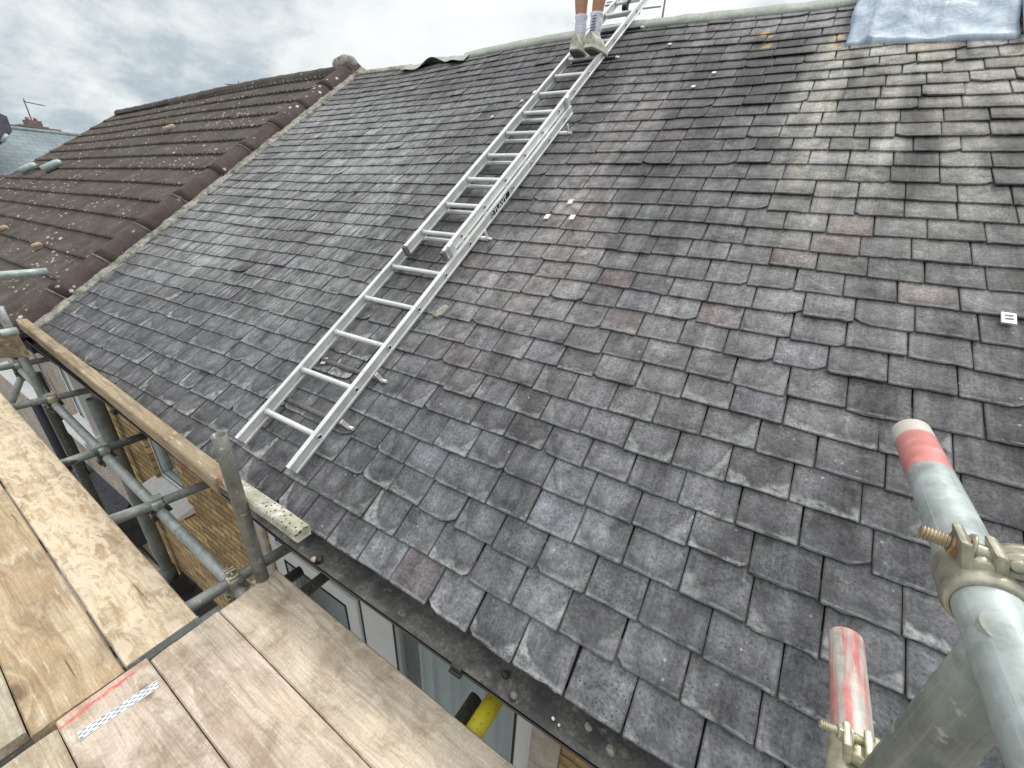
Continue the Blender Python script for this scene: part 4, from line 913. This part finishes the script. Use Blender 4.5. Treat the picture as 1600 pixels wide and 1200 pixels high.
B = [((-1.6, YA + .03, hipz), (.13, .10)), ((-1.6, YA + .04, hipz + .20), (.12, .09)), ((-1.6, YA + .06, hipz + .40), (.15, .10)), ((-1.6, YA + .05, hipz + .52), (.07, .06)), ((-1.6, YA + .06, hipz + .60), (.055, .055)), ((-1.6, YA + .085, hipz + .70), (.078, .095)), ((-1.6, YA + .085, hipz + .79), (.07, .085)),
     ((XL - .03, YA + .03, hipz - .08), .085), ((XL - .022, YA + .035, ZR + .50), .055), ((XL - .010, YA - .01, ZR + .36), .057), ((XL, YA, ZR + .20), .040), ((XL, YA, ZR + .085), .036), ((XL, YA + .08, ZR + .05), .033),
     ((XR + .03, YA + .03, hipz - .08), .085), ((XR + .04, YA + .035, ZR + .50), .055), ((XR + .020, YA - .01, ZR + .36), .057), ((XR + .004, YA, ZR + .20), .040), ((XR, YA, ZR + .085), .036), ((XR, YA + .08, ZR + .05), .033)]
E_ = [(0, 1), (1, 2), (2, 3), (3, 4), (4, 5), (5, 6), (0, 7), (7, 8), (8, 9), (9, 10), (10, 11), (11, 12), (0, 13), (13, 14), (14, 15), (15, 16), (16, 17), (17, 18)]
for sg in (-1, 1):
    k = len(B); cx = -1.6
    B += [((cx + sg * .19, YA + .05, hipz + .46), .055), ((cx + sg * .235, YA + .04, hipz + .18), .042), ((cx + sg * .22, YA + .17, hipz - .03), .032), ((cx + sg * .215, YA + .20, hipz - .08), (.034, .02)), ((cx + sg * .213, YA + .215, hipz - .13), (.036, .016))]
    E_ += [(2, k), (k, k + 1), (k + 1, k + 2), (k + 2, k + 3), (k + 3, k + 4)]
    for f_, (dx_, ln) in enumerate(((-.027, .065), (-.009, .078), (.009, .074), (.027, .058))):
        j = len(B); B += [((cx + sg * .213 + dx_, YA + .225, hipz - .155), .009), ((cx + sg * .212 + dx_, YA + .235, hipz - .155 - ln * .55), .008), ((cx + sg * .210 + dx_, YA + .225, hipz - .155 - ln), .007)]
        E_ += [(k + 4, j), (j, j + 1), (j + 1, j + 2)]
    j = len(B); B += [((cx + sg * .175, YA + .215, hipz - .10), .011), ((cx + sg * .165, YA + .23, hipz - .14), .009)]; E_ += [(k + 3, j), (j, j + 1)]
BODY = skinmesh('body', B, E_, M_SKIN, PR)
def loft(sections, seg=24, close=True):
    b = MB(); rows = []
    for (c, rx, ry) in sections: rows.append([Vector(c) + Vector((math.cos(2 * math.pi * k / seg) * rx, math.sin(2 * math.pi * k / seg) * ry, 0)) for k in range(seg)])
    b.grid(rows, closeu=True)
    return b
for (xx, tw) in ((XL, -.02), (XR, .03)):
    b = MB()                                              # shoe: loft from heel to toe
    heel = YA - .095; rows = []; srows = []; mrows = []
    for i in range(15):
        f = i / 14; y = heel + .285 * f
        hw = .036 + .014 * math.sin(math.pi * min(1, f * 1.05) ** 1.2) - .030 * max(0, f - .86) / .14 - .010 * max(0, .08 - f) / .08
        top = .078 * (1 - ss(f, .30, .75)) + .045 * ss(f, .2, .7) * (1 - .55 * ss(f, .8, 1.)) ; xo = xx + tw * f
        arc = [(-1, .0), (-1.02, .35), (-.86, .72), (-.45, .97), (0, 1.0), (.45, .97), (.86, .72), (1.02, .35), (1, .0)]
        rows.append([Vector((xo + a * hw, y + (.008 if f == 0 else 0) * (1 - h_), ZR + .028 + top * h_)) for a, h_ in arc])
        mrows.append([Vector((xo + a * (hw + .004), y + (0 if 0 < i < 14 else (-.004 if i == 0 else .004)), ZR + h_)) for a, h_ in ((-1, .030), (-1.0, .016), (-.97, .012), (.97, .012), (1.0, .016), (1, .030))])
        srows.append([Vector((xo + a * (hw + .002), y, ZR + h_)) for a, h_ in ((-1, .013), (-1, .001), (1, .001), (1, .013))])
    b.grid(rows); b.face(rows[0]); b.face(rows[-1]); sh = b.build('trainer', M_SHOE, PR)
    b = MB(); b.grid(mrows, smooth=False, closeu=True); b.face(mrows[0]); b.face(mrows[-1]); b.build('midsole', M_MIDS, sh)
    b = MB(); b.grid(srows, smooth=False, closeu=True); b.face(srows[0]); b.face(srows[-1]); b.build('sole', M_SOLE, sh)
    b = loft([((xx, YA + .012, ZR + .075), .044, .055), ((xx, YA + .004, ZR + .105), .046, .052), ((xx, YA - .002, ZR + .118), .043, .048)]); b.build('collar', M_MIDS, sh)
    sy = loft([((xx + (.004 if xx == XR else 0), YA + .006 * (1 - q), ZR + .07 + .17 * q), .040 + .006 * q + .0018 * math.sin(q * 21) + .002 * math.sin(q * 13 + 1), .044 + .003 * q + .0015 * math.sin(q * 17)) for q in [i / 16 for i in range(17)]] + [((xx, YA, ZR + .242), .041, .043)])
    so_ = sy.build('sock', M_SOCK, PR)
    if xx == XR:
        for q in range(6):
            b = MB(); zz = ZR + .125 + q * .017; b.tube((xx - .020 + .003 * q % 3, YA - .048, zz), (xx + .022, YA - .045, zz + .006), .0028, seg=6); b.build('sock_mark', M_SOCKT, so_)
# shorts, tee, hair, face
b = loft([((-1.6, YA + .03, hipz + .14), .155, .125), ((-1.6, YA + .03, hipz), .185, .145), ((-1.6, YA + .03, hipz - .12), .195, .14), ((-1.6, YA + .03, hipz - .13), .18, .13)]); b.build('shorts', M_SHORT, PR)
for sg, xx in ((-1, XL - .03), (1, XR + .03)):
    b = loft([((xx + sg * .02, YA + .03, hipz - .06), .115, .125), ((xx + sg * .03, YA + .03, hipz - .34), .105, .115), ((xx + sg * .03, YA + .03, hipz - .345), .095, .105)]); b.build('shorts_leg', M_SHORT, PR)
    b = loft([((-1.6 + sg * .13, YA + .05, hipz + .50), .07, .085), ((-1.6 + sg * .20, YA + .05, hipz + .46), .085, .085), ((-1.6 + sg * .24, YA + .045, hipz + .27), .075, .075)]); b.build('sleeve', M_SHIRT, PR)
b = loft([((-1.6, YA + .03, hipz + .05), .185, .145), ((-1.6, YA + .04, hipz + .2), .175, .135), ((-1.6, YA + .05, hipz + .38), .20, .135), ((-1.6, YA + .05, hipz + .50), .165, .105), ((-1.6, YA + .05, hipz + .545), .08, .075)]); b.build('tee_shirt', M_SHIRT, PR)
hc = Vector((-1.6, YA + .085, hipz + .75))
b = MB(); b.lathe(hc + Vector((0, -.012, .012)), (0, -.25, 1), [(-.085, .078), (-.03, .096), (.03, .098), (.075, .078), (.105, .04), (.115, 0)], seg=18); b.build('hair', M_HAIR, PR)
for sg in (-1, 1):
    b = MB(); b.lathe(hc + Vector((sg * .085, .0, -.03)), (sg, -.4, 0), [(0, .016), (.012, .022), (.016, .014), (.01, 0)], seg=12); b.build('ear', M_SKIN, PR)
    b = MB(); b.lathe(hc + Vector((sg * .032, .088, -.012)), (0, 1, 0), [(-.006, .013), (.004, .009), (.007, 0)], seg=10); b.build('eye', M_SOCKT, PR)
b = MB(); b.prism([hc + Vector(v) for v in ((-.012, .09, .0), (.012, .09, .0), (.016, .118, -.04), (-.016, .118, -.04))], (0, -.03, 0)); b.build('nose', M_SKIN, PR, bevel=.006)
b = MB(); b.rbox(hc + Vector((0, .092, -.068)), (.024, 0, 0), (0, .006, 0), (0, 0, .005)); b.build('mouth', M_FRED, PR, bevel=.003)

# ---------------------------------------------------------------- scaffold
SC = thing('scaffold', (0, 0, GZ), 'galvanised tube scaffold with couplers standing along the front of the house', 'scaffold')
TUB = .02415
def tube(name, a, c, m=None, r=TUB, hollow=.004, label=None):
    b = MB(); b.tube(a, c, r, seg=32, hollow=hollow, dents=1); o = b.build(name, m or M_GALV, SC)
    if label: o['label'] = label
    return o
def coupler(P_, d, up, m=None, bolt=.075, k=1.0, flip=1, mb=None, mn=None, name='coupler'):
    """right-angle half: band round the tube, bolted flap"""
    P_, d, up = Vector(P_), Vector(d).normalized(), Vector(up); up = (up - d * up.dot(d)).normalized(); sd_ = d.cross(up) * flip
    b = MB(); r = TUB
    b.lathe(P_, d, [(-.026 * k, r + .0005), (-.026 * k, r + .005), (-.021 * k, r + .0075), (.021 * k, r + .0075), (.026 * k, r + .005), (.026 * k, r + .0005)], seg=28)
    b.rbox(P_ + up * (r + .012) + sd_ * .006, d * .019 * k, sd_ * .0055, up * .015)
    b.rbox(P_ + up * (r + .012) + sd_ * .022, d * .019 * k, sd_ * .0045, up * .015)
    b.rbox(P_ - up * (r + .010), d * .024 * k, sd_ * .022, up * .008)
    b.lathe(P_ + up * (r + .004) - sd_ * .016, d, [(-.020 * k, 0), (-.020 * k, .009), (.020 * k, .009), (.020 * k, 0)], seg=14)
    o = b.build(name, m or M_CPL, SC, bevel=.0025)
    c = P_ + up * (r + .015)
    b = MB(); b.tube(c - sd_ * .018, c + sd_ * bolt, .0062, seg=12); q = .030
    while q < bolt - .004: b.lathe(c + sd_ * q, sd_, [(0, .0062), (.0012, .0076), (.0024, .0062)], seg=12); q += .0036
    b.build('bolt', mb or M_RUST, o)
    b = MB(); b.lathe(c + sd_ * .0275, sd_, [(0, .006), (0, .0125), (.0125, .0125), (.0125, .006)], seg=6, smooth=False); b.lathe(c + sd_ * .0262, sd_, [(0, .006), (0, .0150), (.002, .0150), (.002, .006)], seg=16); b.build('nut', mn or M_RNUT, o, bevel=.0012)
    return o
ZT = -1.522
TRN = [((-5.378, .49), (-5.355, .80)), ((-4.339, .379), (-4.294, .743)), ((-3.195, .369), (-3.188, .701)), ((-2.403, .324), (-2.34, .706)), ((-1.595, .307), (-1.557, .682)), ((-1.301, .605), (-1.284, .701)), ((-.405, .576), (-.40, .694))]
def trn(i, Y):
    (x0, y0), (x1, y1) = TRN[i]; return x0 + (x1 - x0) * (Y - y0) / (y1 - y0)
for i, (ye, m_) in enumerate(((.85, M_GALV_D), (.78, M_GALV_D), (.74, M_GALV_DD), (.745, M_GALV_D), (.735, M_GALV_D), (.72, M_GALV_DD), (.60, M_GALV_D))):
    tube('transom_tube', (trn(i, -.95) if i < 5 else trn(i, .6), -.95, ZT), (trn(i, ye), ye, ZT), m_)
    if i in (1, 2, 3): tube('transom_tube', (trn(i, -.3) - .001, .0, ZT + .0001), (trn(i, .47), .47, ZT + .0001), M_GALV, r=TUB + .0012)
tube('transom_tube', (-1.562, -.95, ZT), (-1.476, .36, ZT), M_GALV_D)
tube('transom_tube', (-1.475, .30, -1.575), (-1.44, .66, -1.575), M_GALV_DD)
def led(x): return .59 + (x + 5.2) * (.452 - .59) / (5.2 - 1.5)
ZL = -1.572
tube('ledger_tube', (-5.9, led(-5.9), ZL), (-1.36, led(-1.36), ZL), M_GALV)
tube('ledger_tube', (-1.36, .40, ZL), (1.6, .34, ZL), M_GALV_D)
tube('ledger_tube', (-5.9, -.88, ZL), (1.6, -.88, ZL), M_GALV_D)
# uprights
tube('standard_tube', (-1.43, .503, GZ), (-1.43, .503, -.772), M_POLE, label='dull open-ended upright tube standing beside the gutter')
tube('standard_tube', (-4.40, .535, GZ), (-4.40, .535, -1.60), M_GALV_DD, r=.030)
tube('standard_tube', (-4.56, .545, GZ), (-4.56, .545, -.86), M_GALV)
for (x, y) in ((-4.5, -.92), (-1.5, -.92), (.28, -.95)): tube('standard_tube', (x, y, GZ), (x, y, .2), M_GALV_D)
sA = onY((33, 588), led(-5.0)); tube('brace_tube', (sA.x, sA.y + .03, ZL - .02), pix(14, 640) * (sA.length / pix(14, 640).length) * 1.02, M_GALV)
# far guard rail and end boards
eR = pix(74, 424) * 2.83; tube('guard_rail_tube', (eR.x - .02, eR.y - 2.0, eR.z), tuple(eR), M_RAIL_C)
cF = pix(28, 517) * 2.55; tube('guard_rail_tube', (cF.x - .02, cF.y - 1.3, cF.z), tuple(cF), M_RAIL_C)
# rails and upright close to the camera
dH = pix(1281, 352).normalized()
P2 = pix(1424, 676) * .66; tube('guard_rail_tube', P2, P2 - dH * 1.5, M_RAIL_A, label='pale guard rail tube with a red painted band near its tip')
P3 = pix(1322, 998) * .70; tube('guard_rail_tube', P3, P3 - dH * 1.5, M_RAIL_B, label='guard rail tube end with worn red paint')
PS = pix(1543, 1062) * .335; tube('standard_tube', (PS.x, PS.y, GZ), (PS.x, PS.y, PS.z + .052), M_STD_N)
# couplers along the ledger
for i, m_ in ((0, M_CPL_G), (1, M_CPL_Y), (2, M_CPL_G), (3, M_CPL_G), (4, M_CPL)):
    x = TRN[i][0][0]; yl = led(x); xx = trn(i, yl)
    coupler((xx, yl, ZT), (trn(i, 1) - trn(i, 0), 1, 0), (0, 0, 1) if i > 3 else (0, 0, -1), m_, bolt=.05, flip=-1)
    coupler((xx + .0, yl, ZL), (1, (.452 - .59) / 3.7, 0), (0, -1, -.3), M_CPL_D if i < 4 else M_CPL, bolt=.055, name='coupler')
coupler((-1.43, .503, -1.50), (0, 0, 1), (1, .2, 0), M_CPL, bolt=.06); coupler((-1.43, .503, -1.57), (0, 0, 1), (1, -.5, 0), M_CPL, bolt=.06)
coupler(tuple(cF - Vector((0, .10, 0))), (0, 1, 0), (0, 0, 1), M_CPL, bolt=.05)
# the two in the foreground
def fg(o_axis, d, fl, bl0, bl1, nutp, m_, thick=.0075, k=1.0, mb=None, mn=None, br=.0058, nr=.0125):
    b = MB(); P_ = Vector(o_axis); d = Vector(d); r = TUB
    b.lathe(P_, d, [(-.027 * k, r + .0004), (-.027 * k, r + .004), (-.020 * k, r + thick), (.0, r + thick * .8), (.020 * k, r + thick), (.027 * k, r + .004), (.027 * k, r + .0004)], seg=36)
    ax = (Vector(bl1) - Vector(bl0)).normalized(); nrm_ = ax.cross(d).normalized()
    up = Vector(fl) - P_; up = (up - d * up.dot(d)).normalized(); sd_ = d.cross(up)
    for dd, hh in ((-.011, .005), (.011, .005)):
        b.rbox(Vector(fl) + ax * dd, d * .017, ax * hh * .9, up * .016)
    b.lathe(Vector(fl) - up * .006, d, [(-.016, 0), (-.016, .010), (.016, .010), (.016, 0)], seg=14)
    o = b.build('coupler', m_, SC, bevel=.003)
    b = MB(); L = (Vector(bl1) - Vector(bl0)).length; b.tube(bl0, bl1, br, seg=16); q = .001
    while q < L * .62: b.lathe(Vector(bl0) + ax * q, ax, [(0, br), (.0009, br + .0012), (.0018, br)], seg=16); q += .0026
    b.build('bolt', mb or M_RUST, o)
    b = MB(); b.lathe(Vector(nutp) - ax * .006, ax, [(0, br), (0, nr * .9), (.0015, nr), (.0105, nr), (.012, nr * .9), (.012, br)], seg=6, smooth=False); b.build('nut', mn or M_RNUT, o, bevel=.001)
    b = MB(); b.lathe(Vector(nutp) + ax * .0065, ax, [(0, br), (0, nr * 1.15), (.0025, nr * 1.2), (.003, br)], seg=24); b.build('washer', m_, o)
    return o
c2 = P2 - dH * .372; fl2 = pix(1530, 866) * .372
fg(c2, dH, fl2, pix(1437, 829) * .398, pix(1580, 884) * .362, pix(1496, 850) * .384, M_CPL, thick=.0065, k=1.05)
b = MB(); e0 = pix(1592, 886) * .355; axv = (pix(1437, 829) * .398 - e0).normalized()
b.lathe(e0, (-pix(1592, 884)).normalized(), [(-.02, .020), (-.004, .020), (.002, .017), (.002, .012), (.006, .011), (.006, .006), (.010, .005), (.010, 0)], seg=28); b.tube(e0 + axv * .008, e0 + axv * .030, .0075, seg=14); b.build('swivel_boss', M_CPL, SC, bevel=.001)
c3 = P3 - dH * .222; fl3 = pix(1340, 1166) * .515
fg(c3, dH, fl3, pix(1280, 1129) * .535, pix(1374, 1170) * .508, pix(1316, 1146) * .524, M_CPL_Y, thick=.006, k=.95, mb=M_CPL_Y, mn=M_CPL_Y, br=.0048, nr=.0100)
b = MB(); q3 = pix(1382, 1184) * .53; b.rbox(q3, Vector((.014, 0, -.002)), dH * .018, Vector((.0, -.004, .012))); b.build('coupler_block', M_CPL_Y, SC, bevel=.004)
# yellow sleeved tube end under the gutter
b = MB(); b.tube((trn(6, .46), .46, ZT), (trn(6, .735), .735, ZT), .0305, seg=24, hollow=.004); b.build('tube_sleeve', M_SLEEVE, SC)
tube('transom_tube', (-.475, .3, ZT - .03), (-.465, .66, ZT - .03), M_GALV_DD)

# ---------------------------------------------------------------- boards
def board(x0, x1, ya, yb, yc, yd, m, label, zt=-1.460, name='scaffold_board', th=.038):
    """top corners: x0 edge from ya to yb, x1 edge from yc to yd"""
    cx, cy = (x0 + x1) / 2, (ya + yb + yc + yd) / 4
    b = MB(); n = max(4, int((x1 - x0) / .12)); m_ = 8; rows = []
    for i in range(n + 1):
        f = i / n; x = x0 + (x1 - x0) * f; lo = ya + (yc - ya) * f; hi = yb + (yd - yb) * f; row = []
        jx = .0
        prof = [(0, -1), (0, -.12), (.018, 0)] + [(k / m_, 0) for k in range(1, m_)] + [(.982, 0), (1, -.12), (1, -1)]
        for (q, zz) in prof:
            y = lo + (hi - lo) * q
            ex = (.004 * N(y * 14, x0 * 5) if i in (0, n) else 0)
            row.append(Vector((x + ex - cx, y - cy + .0012 * N(x * 3, q * 2, x0), zz * th + .0015 * N(x * 2, y * 9, x0) * (1 if zz == 0 else 0))))
        rows.append(row)
    b.grid(rows, closeu=True, smooth=False); b.face(rows[0]); b.face(rows[-1])
    o = b.build(name, m); o.location = (cx, cy, zt); o['_org'] = (0, 0, 0)
    return tag(o, label, 'scaffold board', 'boards of the working platform')
g_ = .0035
board(-1.420, 1.6, .338, .560, .29, .512, M_W[0], 'pale knotty board nearest the gutter, on the near deck')
board(-1.422, 1.6, .124, .338 - g_, .085, .29 - g_, M_W[1], 'near-deck board with long cracks, second from the gutter')
BM = board(-1.442, 1.6, -.098, .124 - g_, -.135, .085 - g_, M_W[2], 'near-deck board marked with a red paint line and a toothed metal plate')
board(-1.418, 1.6, -.325, -.098 - g_, -.36, -.135 - g_, M_W[3], 'near-deck board left of the red-marked one, at the bottom edge')
board(-1.425, 1.6, -.55, -.325 - g_, -.585, -.36 - g_, M_W[6], 'outermost near-deck board at the camera side')
BE = board(-4.55, -1.462, .128, .362, .072, .283, M_W[5], 'far-deck board with light peeling surface, nearest the roof', zt=-1.458)
b = MB(); b.box((3.088 / 2 + .0012, -.0285, -.018), (.002, .205, .034)); b.box((3.088 / 2 - .012, -.0285, .0016), (.026, .205, .0016)) if False else None; b.build('end_band', M_GALV, BE)
board(-4.45, -1.449, -.085, .128 - g_ * 2, -.146, .072 - g_ * 2, M_W[4], 'golden brown far-deck board in the middle', zt=-1.459)
board(-4.40, -1.482, -.31, -.085 - g_, -.372, -.146 - g_, M_W[6], 'grey silvered far-deck board at the left edge of the picture', zt=-1.462)
board(-4.40, -1.480, -.53, -.31 - g_, -.60, -.372 - g_, M_W[0], 'pale far-deck board outside the silvered one')
# toothed plate pressed into the marked board
cx, cy = BM.location.x, BM.location.y
def w2(p): return Vector((p.x - cx, p.y - cy, 0))
pa, pb = pix(122, 1152), pix(247, 1069); pa = pa * (-1.46 / pa.z); pb = pb * (-1.46 / pb.z); pa, pb = w2(pa), w2(pb)
d = (pb - pa).normalized(); n_ = Vector((-d.y, d.x, 0)); L = (pb - pa).length
b = MB(); b.rbox((pa + pb) / 2 + Vector((0, 0, .0014)), d * L / 2, n_ * .0155, Vector((0, 0, .0008))); PL = b.build('nail_plate', M_PLATE, BM)
b = MB()
for i in range(18):
    for j in range(4):
        c = pa + d * (L * (i + .5) / 18) + n_ * ((j - 1.5) * .0072) + Vector((0, 0, .0024))
        if (i // 1 + j) % 2 == 0: b.rbox(c, d * .0042, n_ * .0012, Vector((0, 0, .0002)))
b.build('tooth_slots', M_STK_B, PL)
TOE = timber(pix(-30, 543) * 2.72, pix(34, 541) * 2.62, .03, .15, M_TOE, 'brown end board held on edge under the far tube coupler', name='toe_board'); TOE['category'] = 'toe board'

for o in bpy.data.objects:
    if '_org' in o: del o['_org']
